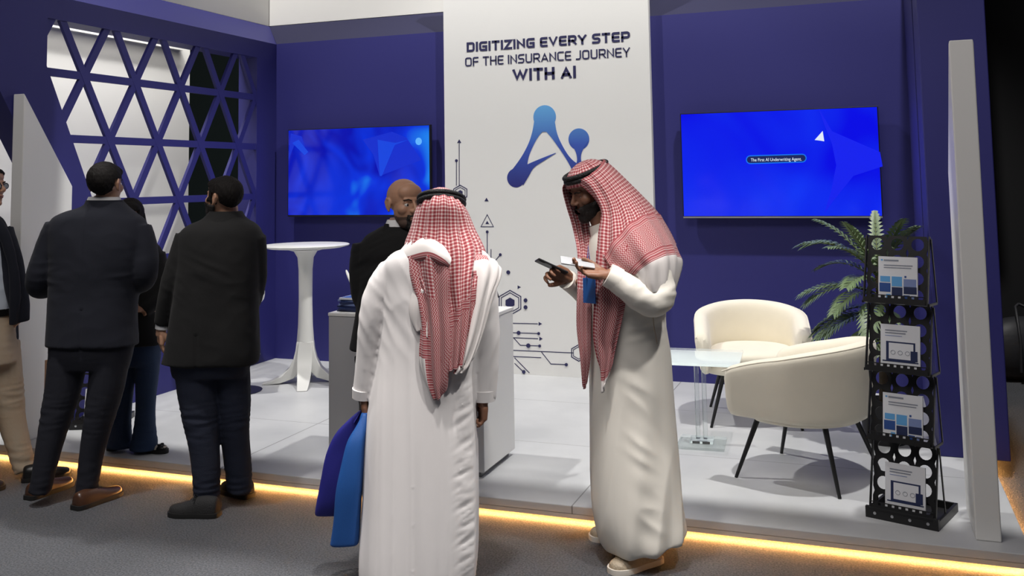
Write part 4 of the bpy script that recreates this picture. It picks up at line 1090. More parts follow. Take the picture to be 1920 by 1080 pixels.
# ================================================================== man in the black blazer and jeans, seen from behind, face to the left
def man_blazer():
    P = Person('bearded man in black blazer and dark jeans, back to us, near the lattice', 400, 955)
    at = P.at
    M = headM(at(419, 372, 0), -118, -8, 0, .98)
    b = MB(); head_parts(b, M); P.limb(b, [(424, 385, .02, .062), (424, 405, .02, .066), (420, 425, .02, .085)])
    P.sil(b, [(420, 365, 468, 0, .08), (480, 345, 475, 0, .12), (560, 345, 470, 0, .13), (650, 335, 468, 0, .13)])
    for tab in ([(350, 445, 0, .05), (322, 540, .0, .045), (304, 612, .03, .03), (302, 630, .035, .027)], [(478, 445, 0, .05), (478, 540, .05, .045), (470, 575, .2, .035)]): P.limb(b, tab)
    for tab in ([(370, 660, 0, .08), (372, 800, 0, .06), (382, 945, -.02, .04)], [(440, 660, 0, .08), (442, 790, .04, .055), (448, 915, .08, .04)]): P.limb(b, tab)
    hand_parts(b, basis(at(303, 616, .03), (-.05, .05, -1), (-.8, -.5, 0)), side=-1, curl=(32, 36, 40, 44), thumb=(28, 30))
    hand_parts(b, basis(at(470, 575, .2), (-.3, .9, .2), (0, 0, 1)), side=-1, curl=(30, 30, 30, 30))
    body = put(P, fuse(b, .0045, 3, .5), 'body', SKIN_L)
    eyes(P, M, parent=body); brows(P, M, M_HAIR, body); lips(P, M, body)
    hair_cap(P, M, 'hair', M_HAIR, lambda q: min(q.z+.012+.9*max(0, q.y-.02)*.9+(.012 if abs(q.x) > .06 and q.y < -.005 else 0), q.y+.058+max(0, q.z-.055)*1.4, 1 if not (abs(q.x) > .062 and abs(q.y-.012) < .024 and q.z < .030) else -1), .010)
    hair_cap(P, M, 'beard', M_BEARD, lambda q: min(-.034-q.z+max(0, q.y+.02)*0, -.0-q.y+.005-max(0, -.06-q.z)*.4, 1 if not (abs(q.x) < .022 and -.072 < q.z < -.050 and q.y < -.07) else -1, .02 if q.z < -.030 else .0), .010)
    hair_cap(P, M, 'sideburn', M_BEARD, lambda q: min(.024-abs(q.y+.010), .02-abs(q.z+.012), abs(q.x)-.05), .006)
    j = MB()
    P.sil(j, [(398, 393, 452, .01, .082), (410, 380, 462, .01, .10), (424, 352, 482, .0, .125), (445, 338, 490, 0, .145), (500, 336, 488, 0, .158), (560, 328, 484, 0, .16), (620, 318, 486, .0, .165), (664, 310, 487, 0, .168), (680, 306, 484, 0, .168)], k=5, ex=2.5)
    P.limb(j, [(356, 444, .0, .078), (340, 490, -.01, .074), (323, 540, -.01, .066), (312, 580, .01, .056), (306, 608, .025, .046)], k=6)
    P.limb(j, [(474, 444, .0, .07), (478, 500, .03, .066), (474, 545, .07, .062), (470, 572, .2, .05)], k=6)
    def vent(p, n):
        x0 = at(386, 640).x; d = 0
        if p.y < 0: d -= .002*exp(-((p.x-x0)/.004)**2)
        if p.y < 0 and p.z < at(386, 618).z: d -= .006*exp(-((p.x-x0)/.006)**2)
        for px, py in ((345, 520), (400, 500), (470, 540)):
            a = at(px, py); r = (V((p.x, 0, p.z))-V((a.x, 0, a.z))).length
            d += .004*exp(-(r/.11)**2)*ridged(p+V((0, 0, p.x*.45)), 5, 5, 18, px*.1)
        return d
    jk = put(P, fuse(j, .008, 7, None, suit_disp(.005, 4.1, vent)), 'blazer', M_BLKS)
    cl = MB(); P.sil(cl, [(416, 376, 465, .01, .112), (405, 388, 458, .01, .096), (396, 394, 453, .01, .084)], k=3, n=36); P.add(cl, 'blazer_collar', M_BLKS, jk, smooth=60)
    cf = MB(); P.limb(cf, [(306, 606, .026, .040), (305, 616, .028, .0385)], k=3); P.add(cf, 'shirt_cuff', M_WSHIRT, jk, smooth=60)
    t = MB(); P.sil(t, [(640, 322, 476, 0, .14), (680, 322, 470, 0, .145), (705, 326, 462, .0, .12)], k=3)
    P.limb(t, [(368, 680, -.0, .112), (372, 740, -.01, .104), (380, 810, -.02, .086), (386, 870, -.03, .073), (388, 930, -.03, .066), (390, 956, -.03, .068)], k=6)
    P.limb(t, [(434, 680, .02, .095), (438, 740, .04, .09), (440, 810, .06, .076), (446, 870, .08, .070), (449, 912, .08, .064), (449, 922, .08, .062)], k=6)
    put(P, fuse(t, .008, 5, None, trouser_disp(.0065, 7.0)), 'jeans', M_JEAN)
    shoe(P, P.Mi @ gz(410, 968), P.Mi @ gz(318, 966), M_BKSNK, M_SOLEK, 'sneaker', h=.085); shoe(P, P.Mi @ gz(470, 934), P.Mi @ gz(418, 920), M_BKSNK, M_SOLEK, 'sneaker', h=.085)
man_blazer()

# ================================================================== woman partly hidden behind the man in navy
def woman():
    P = Person('dark haired woman in black jacket and blue jeans, mostly hidden behind the man in navy', 258, 846, SZ)
    at = P.at
    M = headM(at(243, 409, 0), 14, 6, 0, .93)
    b = MB(); head_parts(b, M); P.limb(b, [(246, 430, .01, .050), (248, 452, .01, .053), (250, 470, .02, .07)])
    P.sil(b, [(462, 215, 292, 0, .07), (520, 212, 300, 0, .09), (590, 218, 292, 0, .09), (650, 214, 298, 0, .10)])
    for tab in ([(215, 478, 0, .042), (206, 545, .0, .036), (222, 580, -.12, .03)], [(290, 478, 0, .042), (300, 560, .0, .036), (266, 585, -.10, .03)]): P.limb(b, tab)
    for tab in ([(232, 650, 0, .07), (225, 760, 0, .045), (222, 835, 0, .03)], [(275, 650, 0, .07), (276, 760, 0, .045), (272, 842, 0, .03)]): P.limb(b, tab)
    for px, py, sd in ((225, 575, -1), (262, 580, 1)): hand_parts(b, basis(at(px, py, -.11), (-sd*.7, -.4, .3), (0, -.3, 1)), side=sd, curl=(40, 40, 42, 44), s=.9)
    body = put(P, fuse(b, .005, 3, .5), 'body', SKIN_M); eyes(P, M, parent=body); brows(P, M, M_HAIR, body); lips(P, M, body)
    hair_cap(P, M, 'hair', M_HAIR, lambda q: max(min(q.z-.055+.0, 1), min(q.y+.038-max(0, q.z)*.0, .2), q.y+.075 if abs(q.x) > .056 else -1), .017)
    h2 = MB(); P.limb(h2, [(222, 400, .03, .028), (218, 440, .03, .030), (222, 475, .02, .018)]); P.limb(h2, [(263, 400, .03, .028), (268, 440, .03, .030), (264, 475, .02, .018)]); P.limb(h2, [(242, 405, .07, .06), (243, 450, .07, .06), (244, 500, .08, .035)])
    put(P, fuse(h2, .006, 4), 'long_hair', M_HAIR)
    j = MB(); P.sil(j, [(444, 228, 272, .01, .065), (456, 210, 292, .01, .09), (475, 203, 303, 0, .105), (530, 206, 303, 0, .115), (580, 212, 298, 0, .11), (645, 206, 308, 0, .125)], k=5)
    P.limb(j, [(212, 476, .0, .058), (203, 545, .0, .05), (222, 580, -.11, .042)], k=6); P.limb(j, [(292, 476, .0, .058), (303, 545, .0, .052), (268, 584, -.09, .042)], k=6)
    put(P, fuse(j, .008, 6, None, suit_disp(.004, 9.0)), 'jacket', M_BLKS)
    t = MB(); P.sil(t, [(620, 210, 302, 0, .105), (660, 210, 300, 0, .105), (685, 212, 298, 0, .09)], k=3)
    P.limb(t, [(233, 665, 0, .082), (230, 740, 0, .062), (227, 790, 0, .060), (224, 838, 0, .075)], k=6); P.limb(t, [(277, 665, 0, .080), (274, 740, -.01, .062), (272, 790, -.02, .062), (270, 843, -.03, .084)], k=6)
    put(P, fuse(t, .008, 5, None, trouser_disp(.003, 12.0)), 'flared_jeans', M_JEANB)
    shoe(P, P.Mi @ gz(258, 843, SZ), P.Mi @ gz(312, 850, SZ), M_CREAML, M_SOLEK, 'flat', h=.06, w_=.042); shoe(P, P.Mi @ gz(232, 834, SZ), P.Mi @ gz(206, 846, SZ), M_CREAML, M_SOLEK, 'flat', h=.06, w_=.042)
woman()

# ================================================================== bald man behind the counter
def man_bald():
    p0 = gy(733, 700, 4.50); q = V((p0.x, p0.y, 0)); 
    from_cam = q-CAMP; px = CX+FPX*from_cam.dot(CR)/from_cam.dot(CF); py = CY-FPX*from_cam.dot(CU)/from_cam.dot(CF)
    P = Person('bald man with goatee in black suit facing the man in white thobe', px, py)
    at = P.at
    M = headM(at(759, 383, 0), 34, 2, 0, 1.12)
    b = MB(); head_parts(b, M); P.limb(b, [(752, 415, .03, .062), (744, 440, .04, .068), (738, 460, .04, .09)])
    P.sil(b, [(450, 690, 790, .03, .08), (520, 688, 792, .03, .12), (600, 690, 788, .03, .12), (650, 688, 786, .03, .12)])
    for tab in ([(690, 470, .03, .05), (692, 560, .0, .045), (735, 590, -.18, .034)], [(790, 465, .03, .05), (830, 520, -.1, .045), (862, 545, -.28, .034)]): P.limb(b, tab)
    for tab in ([(702, 650, .03, .085), (702, 790, .03, .055), (702, 945, .03, .035)], [(760, 650, .03, .085), (762, 790, .03, .055), (764, 945, .03, .035)]): P.limb(b, tab)
    hand_parts(b, basis(at(735, 590, -.18), (.8, -.6, -.05), (0, 0, 1)), side=1, curl=(25, 28, 30, 32)); hand_parts(b, basis(at(862, 545, -.28), (.8, -.6, -.1), (0, 0, 1)), side=-1, curl=(25, 28, 30, 32))
    body = put(P, fuse(b, .004, 7, .5), 'body', SKIN_L); eyes(P, M, (.1, 0), body); brows(P, M, M_HAIR, body); lips(P, M, body)
    hair_cap(P, M, 'goatee', M_BEARD, lambda q: max(min(-.074-q.z, .034-abs(q.x), -.04-q.y), min(q.z+.055, -.043-q.z, .030-abs(q.x), -.07-q.y), min(-.045-q.z, q.z+.09, .006-abs(abs(q.x)-.028), -.05-q.y)), .0045, .003)
    hair_cap(P, M, 'stubble', mat('shaved_stubble', (.10, .060, .045), .8), lambda q: min(-.052-q.z+.25*max(0, q.y+.03), .03-q.y, 1 if not (abs(q.x) < .026 and q.z > -.075 and q.y < -.06) else -1), .0012, .004, jitter=.0)
    c = MB(); P.sil(c, [(455, 716, 768, .02, .075), (436, 718, 770, .02, .070), (412, 726, 776, .028, .062)], k=3, n=36); P.add(c, 'shirt_collar', M_WSHIRT, smooth=60)
    j = MB()
    P.sil(j, [(424, 716, 774, .03, .082), (432, 704, 788, .03, .10), (445, 684, 802, .03, .125), (475, 672, 808, .03, .145), (530, 674, 800, .02, .15), (590, 668, 796, .02, .15), (654, 656, 800, .02, .155)], k=5, ex=2.5)
    P.limb(j, [(688, 458, .03, .08), (682, 520, .02, .074), (690, 566, .0, .064), (735, 588, -.17, .05)], k=6)
    P.limb(j, [(785, 458, .02, .08), (815, 495, -.04, .072), (838, 525, -.14, .06), (860, 544, -.27, .048)], k=6)
    def cr_(p, n):
        d = 0
        for px_, py_ in ((690, 470), (720, 500)):
            a = at(px_, py_); r = (V((p.x, 0, p.z))-V((a.x, 0, a.z))).length; d += .008*exp(-(r/.12)**2)*ridged(p+V((0, 0, -p.x*.5)), 4, 4, 26, px_*.1)
        return d
    jk = put(P, fuse(j, .008, 6, None, suit_disp(.004, 15.0, cr_)), 'suit_jacket', M_BLKS)
    la = MB(); 
    for sx in (-1, 1):
        pts = [at(747+sx*22, 420, -.035), at(747+sx*26, 450, -.085), at(747+sx*14, 500, -.13), at(750, 560, -.14)]
        la.tube(pts, [.012, .022, .026, .006], 10, flat=.3, up=(0, 1, 0))
    P.add(la, 'lapel', M_BLKS, jk, smooth=60)
    t = MB(); P.sil(t, [(630, 672, 796, .02, .12), (665, 672, 794, .02, .12), (690, 676, 790, .02, .105)], k=3)
    for x0, x1 in ((700, 702), (758, 764)): P.limb(t, [(x0, 665, .02, .10), (x0+2, 760, .02, .08), (x1, 860, .02, .066), (x1, 940, .02, .06)], k=6)
    put(P, fuse(t, .008, 5, None, trouser_disp(.004, 18.0)), 'suit_trousers', M_BLKS)
    for x in (702, 764):
        h = at(x, 945, .08); h.z = 0; e = h+V((.06, -.26, 0)); shoe(P, h, e, M_BKLEA, M_SOLEK)
man_bald()

# ================================================================== man with glasses at the left edge
def man_glasses():
    P = Person('man with glasses in navy blazer, pale blue shirt and beige chinos at the left edge', -8, 905)
    at = P.at
    M = headM(at(-24, 350, 0), 82, 0, 0, 1.0)
    b = MB(); head_parts(b, M); P.limb(b, [(-32, 380, .0, .060), (-35, 402, .0, .064), (-38, 425, .0, .085)])
    P.sil(b, [(418, -74, -8, 0, .08), (440, -84, 0, 0, .11), (480, -86, 8, 0, .12), (575, -80, 12, 0, .12), (630, -80, 14, 0, .095)])
    for tab in ([(0, 440, .02, .048), (26, 530, -.02, .042), (38, 585, -.04, .03), (38, 592, -.04, .028)], [(-96, 440, .02, .048), (-112, 530, .0, .042), (-118, 610, -.03, .03)]): P.limb(b, tab)
    for tab in ([(-40, 640, -.07, .075), (-40, 770, -.08, .055), (-30, 900, -.09, .035)], [(-2, 640, .06, .075), (20, 770, .08, .055), (42, 880, .08, .035)]): P.limb(b, tab)
    hand_parts(b, basis(at(36, 592, -.03), (-.75, .35, -.55), (0, -1, 0)), side=1, curl=(20, 22, 24, 26), s=.8)
    body = put(P, fuse(b, .0045, 3, .5), 'body', SKIN_L); eyes(P, M, parent=body); brows(P, M, M_HAIR, body); lips(P, M, body)
    hair_cap(P, M, 'hair', M_HAIR, lambda q: min(q.z-hair_line(q.y), q.y+.052+max(0, q.z-.05)*1.3), .010)
    g = MB()
    for s_ in (-1, 1):
        g.tube([M @ V((s_*.032+.023*cos(a), -.099, .002+.017*sin(a))) for a in [2*pi*k/24 for k in range(24)]], .0026, 8, closed=True)
        g.tube([M @ V((s_*.056, -.098, .006)), M @ V((s_*.078, -.06, .008)), M @ V((s_*.084, .012, .006)), M @ V((s_*.082, .03, -.012))], .0022, 8)
    g.tube([M @ V((-.009, -.099, .005)), M @ V((0, -.102, .007)), M @ V((.009, -.099, .005))], .0022, 8)
    gl = P.add(g, 'glasses', mat('dark_blue_frame', (.012, .012, .03), .25), smooth=180)
    ln_ = MB()
    for s_ in (-1, 1): ln_.ball(M @ V((s_*.032, -.0985, .002)), 1, 8, M.to_3x3(), (.0225, .0008, .0165))
    P.add(ln_, 'lens', M_ACR, gl, smooth=180)
    s = MB(); P.sil(s, [(398, -60, -14, .0, .068), (412, -80, -2, 0, .10), (440, -92, 10, 0, .13), (500, -92, 20, 0, .145), (560, -88, 22, 0, .14), (588, -86, 20, 0, .138)], k=5)
    put(P, fuse(s, .008, 5, None, suit_disp(.007, 21.0)), 'shirt', M_SHIRT)
    # blazer worn open: back panel, sleeves and the front edge on our side
    j = MB(); P.sil(j, [(402, -62, -12, .05, .06), (414, -92, 4, .05, .09), (440, -108, 14, .07, .11), (500, -112, 26, .08, .115), (580, -112, 28, .08, .12), (640, -114, 30, .08, .125)], k=5, ex=2.6)
    P.limb(j, [(2, 432, .02, .072), (18, 480, .0, .066), (29, 535, -.03, .060), (37, 575, -.04, .052), (42, 604, -.04, .040)], k=6)
    P.limb(j, [(-98, 432, .02, .072), (-112, 500, .0, .066), (-118, 600, -.03, .05)], k=6)
    P.limb(j, [(-14, 408, -.07, .030), (8, 440, -.11, .030), (24, 500, -.12, .028), (28, 560, -.11, .028), (24, 610, -.10, .022)], k=6)
    jk = put(P, fuse(j, .008, 6, None, suit_disp(.005, 24.0)), 'blazer', M_NAVYS)
    bl = MB(); P.sil(bl, [(590, -86, 23, 0, .138), (577, -87, 23, 0, .140)], k=2); P.add(bl, 'belt', M_BKLEA, smooth=40)
    P.add(MB().box(tuple(at(21, 589, -.03)), tuple(at(25, 578, .03))), 'belt_buckle', M_SILVER, smooth=30)
    t = MB(); P.sil(t, [(584, -86, 20, 0, .135), (640, -88, 24, 0, .145), (680, -86, 28, 0, .13)], k=3)
    P.limb(t, [(-42, 650, -.08, .11), (-42, 760, -.08, .085), (-36, 840, -.08, .068), (-32, 902, -.08, .06)], k=6)
    P.limb(t, [(-2, 645, .07, .115), (8, 710, .07, .102), (20, 780, .08, .080), (36, 840, .08, .064), (46, 882, .08, .056)], k=6)
    put(P, fuse(t, .008, 5, None, trouser_disp(.006, 27.0)), 'chino_trousers', M_CHINO)
    shoe(P, P.Mi @ gz(42, 903), P.Mi @ gz(132, 892), M_BKLEA, M_SOLEK); shoe(P, P.Mi @ gz(-78, 925), P.Mi @ gz(8, 917), M_BKLEA, M_SOLEK)
man_glasses()

# ================================================================== helpers for the headscarves
def scarf_cap(mb, M, low=.028, g=.016):
    # dome of cloth over the skull down to head height low
    rows = []; uv = []
    for i in range(15):
        t = i/14*1.42
        row = []; ur = []
        for k in range(41):
            a = 2*pi*k/40; r = sin(t)
            p = V((.0755*r*cos(a), .097*r*sin(a), .084*cos(t)))
            p = p*(1+g/.085); q = V((0, .012, .036))+p; q += V((0, 0, .002*sin(9*a)*r))
            row.append(M @ q); ur.append((a*.088*1.0, t*.095))
        rows.append(row); uv.append(ur)
    mb.grid(rows, uv)
def agal(P, M, z=.078, tilt=0.0, parent=None, rx=.084, ry=.106):
    mb = MB()
    for q in range(2):
        pts = [M @ V((rx*cos(a), .010+ry*sin(a), z+.019*q+tilt*sin(a)*.02)) for a in [2*pi*k/48 for k in range(48)]]
        mb.tube(pts, .0112, 10, closed=True)
    return P.add(mb, 'head_cord', M_AGAL, parent, smooth=180)
def scarf_build(P, mb):
    me_o = mb.build('headscarf', None, parent=P.root, root=P.root, world=False, mats=SCARF, smooth=180, solid=.003)
    return me_o
def G(P, rows): return [[P.at(*c) for c in r] for r in rows]

# ================================================================== man in white thobe, seen from behind, with the blue bags
def man_white():
    P = Person('man in white thobe and red checked headscarf, back to us, holding blue bags', 785, 1098)
    at = P.at
    M = headM(at(829, 411, .015), 168, 17, 4, 1.0)
    b = MB(); head_parts(b, M); P.limb(b, [(826, 430, .0, .058), (824, 455, .0, .064), (820, 475, .0, .085)])
    P.sil(b, [(470, 755, 890, 0, .07), (540, 738, 890, 0, .10), (640, 735, 885, 0, .10), (720, 728, 880, 0, .11)])
    P.limb(b, [(745, 492, 0, .045), (712, 600, 0, .04), (686, 700, .02, .033), (683, 745, .03, .028)]); P.limb(b, [(895, 500, 0, .045), (906, 620, 0, .04), (905, 700, .0, .033), (905, 748, .0, .028)])
    for x in (745, 835): P.limb(b, [(x, 720, 0, .085), (x, 900, 0, .055), (x, 1085, .0, .04)])
    hand_parts(b, basis(at(683, 745, .03), (.05, .05, -1), (-1, -.15, 0)), side=1, curl=(70, 75, 78, 80), thumb=(25, 55))
    hand_parts(b, basis(at(905, 748, .0), (-.02, .05, -1), (1, .3, 0)), side=-1, curl=(62, 66, 70, 74), thumb=(20, 45))
    body = put(P, fuse(b, .0045, 3, .5), 'body', SKIN_D); eyes(P, M, parent=body); brows(P, M, M_HAIR, body); lips(P, M, body)
    hair_cap(P, M, 'beard', M_BEARD, lambda q: min(-.034-q.z, .0-q.y, 1 if not (abs(q.x) < .022 and -.072 < q.z < -.050) else -1), .008)
    t = MB()
    P.sil(t, [(456, 790, 866, .0, .075), (464, 765, 890, .0, .10), (474, 738, 912, .0, .125), (495, 722, 922, 0, .145), (540, 722, 912, 0, .155), (600, 720, 898, 0, .158), (680, 708, 893, 0, .162), (760, 692, 894, 0, .172), (830, 684, 896, 0, .182), (950, 678, 897, 0, .198), (1040, 673, 895, 0, .208), (1092, 676, 886, 0, .21)], k=5, ex=2.35)
    P.limb(t, [(738, 504, 0, .062), (714, 548, .0, .068), (701, 600, 0, .066), (692, 670, .015, .058), (684, 725, .025, .050), (682, 742, .03, .048)], k=6)
    P.limb(t, [(900, 506, 0, .062), (905, 556, 0, .066), (909, 640, 0, .060), (908, 700, 0, .053), (907, 748, 0, .047)], k=6)
    zt, zb = at(800, 560).z, .05
    def folds(p, n):
        h = min(1, max(0, (zt-p.z)/(zt-zb))); x = p.x
        # long soft pleats that gather at the waist and open towards the hem
        d = .023*h**.8*ridged(V((x*1.0+.10*h*x, p.y, p.z*.10)), 9.5, 5, 1.0, 2.2)-.006*h
        d += .009*h*nz(V((x, p.y, p.z*.25)), 26, 14, 2.0, 5.0)
        s = at(876, 900).x-.02*(1-h)
        if p.y < .03: d += .0045*exp(-((x-s)/.035)**2)*ridged(V((x*.6, 0, p.z-x*.35)), 12, 1, 40, 1.0)*(1 if h > .2 else h*5)
        # drag lines under the arms
        a = at(735, 560); r = (V((x, 0, p.z))-V((a.x, 0, a.z))).length; d += .008*exp(-(r/.16)**2)*ridged(V((x+p.z*.6, 0, p.z-x*.4)), 16, 1, 5, 3.0)
        a = at(886, 620); r = (V((x, 0, p.z))-V((a.x, 0, a.z))).length; d += .006*exp(-(r/.16)**2)*ridged(V((x-p.z*.5, 0, p.z+x*.3)), 18, 1, 5, 4.0)
        return d
    th = put(P, fuse(t, .009, 5, None, folds), 'thobe', M_THOBE)
    for tab in ([(683, 728, .026, .0525), (682, 745, .031, .0505)], [(907, 731, 0, .0525), (907, 751, 0, .0495)]):
        c = MB(); P.limb(c, tab, k=3); P.add(c, 'cuff', M_THOBE, th, smooth=40)
    for x in (742, 838):
        h = at(x, 1085, -.06); h.z = 0; shoe(P, h, h+V((0, .26, 0)), M_TAUPE, M_SOLEW, 'loafer')
    s = MB(); scarf_cap(s, M)
    pl = lambda amp, fr, ph=0.0: (lambda u, v, um, vm: amp*(.35+v)*sin(fr*um*2*pi+ph+1.2*sin(3*v+ph)))
    # main drape down the back
    A = [[(794, 372, .05), (799, 368, -.04), (813, 366, -.085), (830, 366, -.10), (846, 369, -.085), (858, 374, -.04), (864, 382, .05)],
         [(781, 390, .06), (789, 388, -.055), (808, 387, -.115), (830, 386, -.132), (852, 388, -.112), (868, 391, -.055), (876, 396, .06)],
         [(770, 428, .07), (780, 428, -.06), (804, 430, -.118), (829, 430, -.135), (855, 430, -.118), (878, 428, -.06), (890, 428, .07)],
         [(758, 470, .05), (772, 474, -.09), (800, 478, -.155), (830, 480, -.175), (862, 478, -.16), (892, 472, -.10), (912, 478, .04)],
         [(780, 528, -.13), (792, 530, -.165), (812, 533, -.185), (836, 535, -.195), (862, 532, -.188), (886, 524, -.165), (902, 515, -.12)],
         [(800, 590, -.165), (810, 592, -.18), (826, 594, -.195), (845, 596, -.202), (864, 592, -.195), (882, 585, -.178), (896, 572, -.15)],
         [(808, 655, -.175), (816, 660, -.188), (830, 664, -.198), (846, 664, -.204), (860, 656, -.20), (874, 640, -.185), (884, 625, -.165)],
         [(816, 690, -.18), (822, 694, -.19), (834, 696, -.198), (846, 696, -.204), (856, 692, -.20), (866, 686, -.19), (872, 676, -.18)]]
    def bA(u, v, um, vm):
        if v > .955: return 2
        if u > .86 and v > .42: return 2 if u > .92 else 1
        if v > .58+.25*abs(u-.95) and u > .42: return 2 if v < .63+.25*abs(u-.95) else 1
        return 0
    cloth(s, G(P, A), 7, bA, lambda u, v, um, vm: (.0035+.010*min(1, v*2.2))*sin(um*2*pi/.062+2.0*sin(2.2*v)+.6)*(1-abs(2*u-1)**6))
    # end thrown over the left shoulder: rolled edge, then the tail that hangs from it
    B = [[(752, 468, .04), (772, 448, -.01), (800, 445, -.10), (830, 460, -.175), (846, 484, -.20)],
         [(743, 482, -.02), (768, 462, -.09), (800, 453, -.165), (832, 469, -.215), (846, 489, -.225)],
         [(740, 489, -.04), (768, 478, -.12), (802, 470, -.195), (830, 482, -.232), (844, 496, -.230)],
         [(742, 492, -.03), (770, 490, -.122), (804, 484, -.20), (828, 494, -.228), (841, 501, -.224)],
         [(750, 493, -.0), (772, 492, -.09), (804, 486, -.17), (826, 496, -.20), (838, 502, -.20)]]
    cloth(s, G(P, B), 7, lambda u, v, um, vm: 3 if v < .52 else 2)
    Cc = [[(745, 488, -.04), (768, 482, -.11), (795, 476, -.18), (822, 486, -.215), (842, 498, -.222)],
          [(758, 520, -.11), (776, 516, -.15), (798, 514, -.19), (824, 520, -.222), (844, 526, -.225)],
          [(778, 566, -.155), (790, 566, -.18), (806, 566, -.20), (826, 568, -.222), (844, 566, -.222)],
          [(788, 616, -.172), (798, 618, -.19), (812, 620, -.208), (830, 622, -.224), (846, 618, -.22)],
          [(786, 668, -.175), (798, 672, -.19), (814, 676, -.206), (830, 678, -.216), (848, 664, -.215)],
          [(796, 712, -.175), (804, 718, -.186), (816, 722, -.198), (828, 722, -.206), (842, 702, -.205)],
          [(812, 744, -.178), (815, 748, -.182), (820, 750, -.188), (828, 744, -.192), (839, 726, -.195)]]
    def bC(u, v, um, vm):
        if v > .93: return 2
        if u < .24: return 3 if v > .66 else 2
        if u < .36: return 2 if v > .5 else 1
        if u > .90: return 2
        if v < .30 and u < .62: return 0
        return 1
    cloth(s, G(P, Cc), 7, bC, lambda u, v, um, vm: .0075*sin(um*2*pi/.075+1.5*sin(3*v))*(1-abs(2*u-1)**6))
    W_ = [[(770, 532, -.145), (786, 540, -.165), (800, 545, -.18)], [(764, 566, -.15), (782, 574, -.172), (800, 580, -.188)], [(770, 596, -.155), (784, 604, -.175), (802, 610, -.19)], [(784, 622, -.165), (790, 622, -.178), (803, 634, -.19)]]
    cloth(s, G(P, W_), 6, lambda u, v, um, vm: 3, lambda u, v, um, vm: .006*sin(um*70+5*v))
    # end over the right shoulder, showing its white reverse
    D = [[(878, 474, -.12), (900, 478, -.09), (922, 484, -.03), (936, 498, .05)],
         [(884, 492, -.145), (904, 490, -.13), (926, 494, -.08), (940, 506, .01)],
         [(888, 522, -.165), (906, 520, -.155), (925, 520, -.11), (936, 524, -.03)],
         [(886, 566, -.178), (899, 566, -.172), (912, 562, -.145), (922, 556, -.09)],
         [(873, 630, -.186), (885, 632, -.182), (897, 626, -.165), (906, 612, -.13)],
         [(860, 680, -.192), (868, 684, -.19), (878, 680, -.18), (888, 664, -.16)],
         [(850, 700, -.195), (856, 702, -.194), (864, 698, -.19), (872, 686, -.18)]]
    cloth(s, G(P, D), 7, lambda u, v, um, vm: 2 if (u < .12 and v > .25) else (1 if v < .12 and u < .5 else 3), lambda u, v, um, vm: .008*sin(um*2*pi/.085+2.5*v)*(.3+.7*min(1, v*3)))
    sc = scarf_build(P, s)
    agal(P, M, .070, 0, None, rx=.097, ry=.121)
    return P
PW = man_white()

def bag(P, rows, label, m, name='tote_bag', handles=None):
    # non-woven carrier bag hanging edge-on from a hand
    c = P.at(rows[-1][1]+6, rows[-1][0], rows[-1][3]); wpos = P.M @ V((c.x, c.y, c.z))
    t = thing(name, label, 'bag', tuple(wpos), YAW)
    b = MB(); R = []
    rr = cr_chain([Vector(r) for r in rows], 5)
    for i, r in enumerate(rr):
        a, e = P.at(r[1], r[0], r[3]), P.at(r[2], r[0], r[3]); q = []
        for k in range(28):
            th = 2*pi*k/28; cx, sy = cos(th), sin(th); ux = abs(cx)**.7*(1 if cx > 0 else -1); uy = abs(sy)**.55*(1 if sy > 0 else -1)
            p = (a+e)/2+(e-a)*(ux/2)+V((0, r[4]*uy, 0)); p += V((.006*nz(p, 11, 11, 5, 3.0), .010*nz(p, 9, 9, 4, 8.0), 0)); q.append(P.M @ p)
        R.append(q)
    b.rings(R); b.build('bag_body', m, parent=t, smooth=60)
    if handles:
        for hh in handles:
            h = MB().tube([P.M @ P.at(*p) for p in hh], .008, 8, flat=.3); h.build('handle', m, parent=t, smooth=60)
    return t
M_BAGD = mat('deep_blue_nonwoven', (.012, .012, .17), .6, bump=.15, bscale=400); M_BAGL = mat('bright_blue_nonwoven', (.008, .070, .27), .6, bump=.15, bscale=400)
bag(PW, [(770, 674, 684, .045, .010), (790, 650, 680, .06, .03), (815, 628, 677, .075, .045), (850, 612, 670, .085, .05), (900, 602, 656, .085, .05), (940, 594, 644, .085, .045), (962, 591, 634, .085, .03), (966, 596, 630, .085, .02)],
    'deep indigo blue carrier bag, outer of the two held by the man in white', M_BAGD, handles=[[(690, 790, .05), (684, 772, .035), (682, 762, .03), (676, 772, .03), (664, 792, .03)]])
bag(PW, [(775, 681, 689, -.02, .010), (800, 668, 688, -.035, .025), (835, 650, 684, -.045, .045), (900, 635, 680, -.05, .055), (960, 627, 676, -.05, .055), (1008, 621, 674, -.05, .05), (1018, 620, 672, -.05, .045), (1021, 626, 666, -.05, .03)],
    'brighter blue carrier bag next to the white thobe of the man holding it', M_BAGL, handles=[[(688, 796, -.03), (684, 776, .0), (683, 763, .02), (679, 776, -.01), (672, 802, -.04)]])

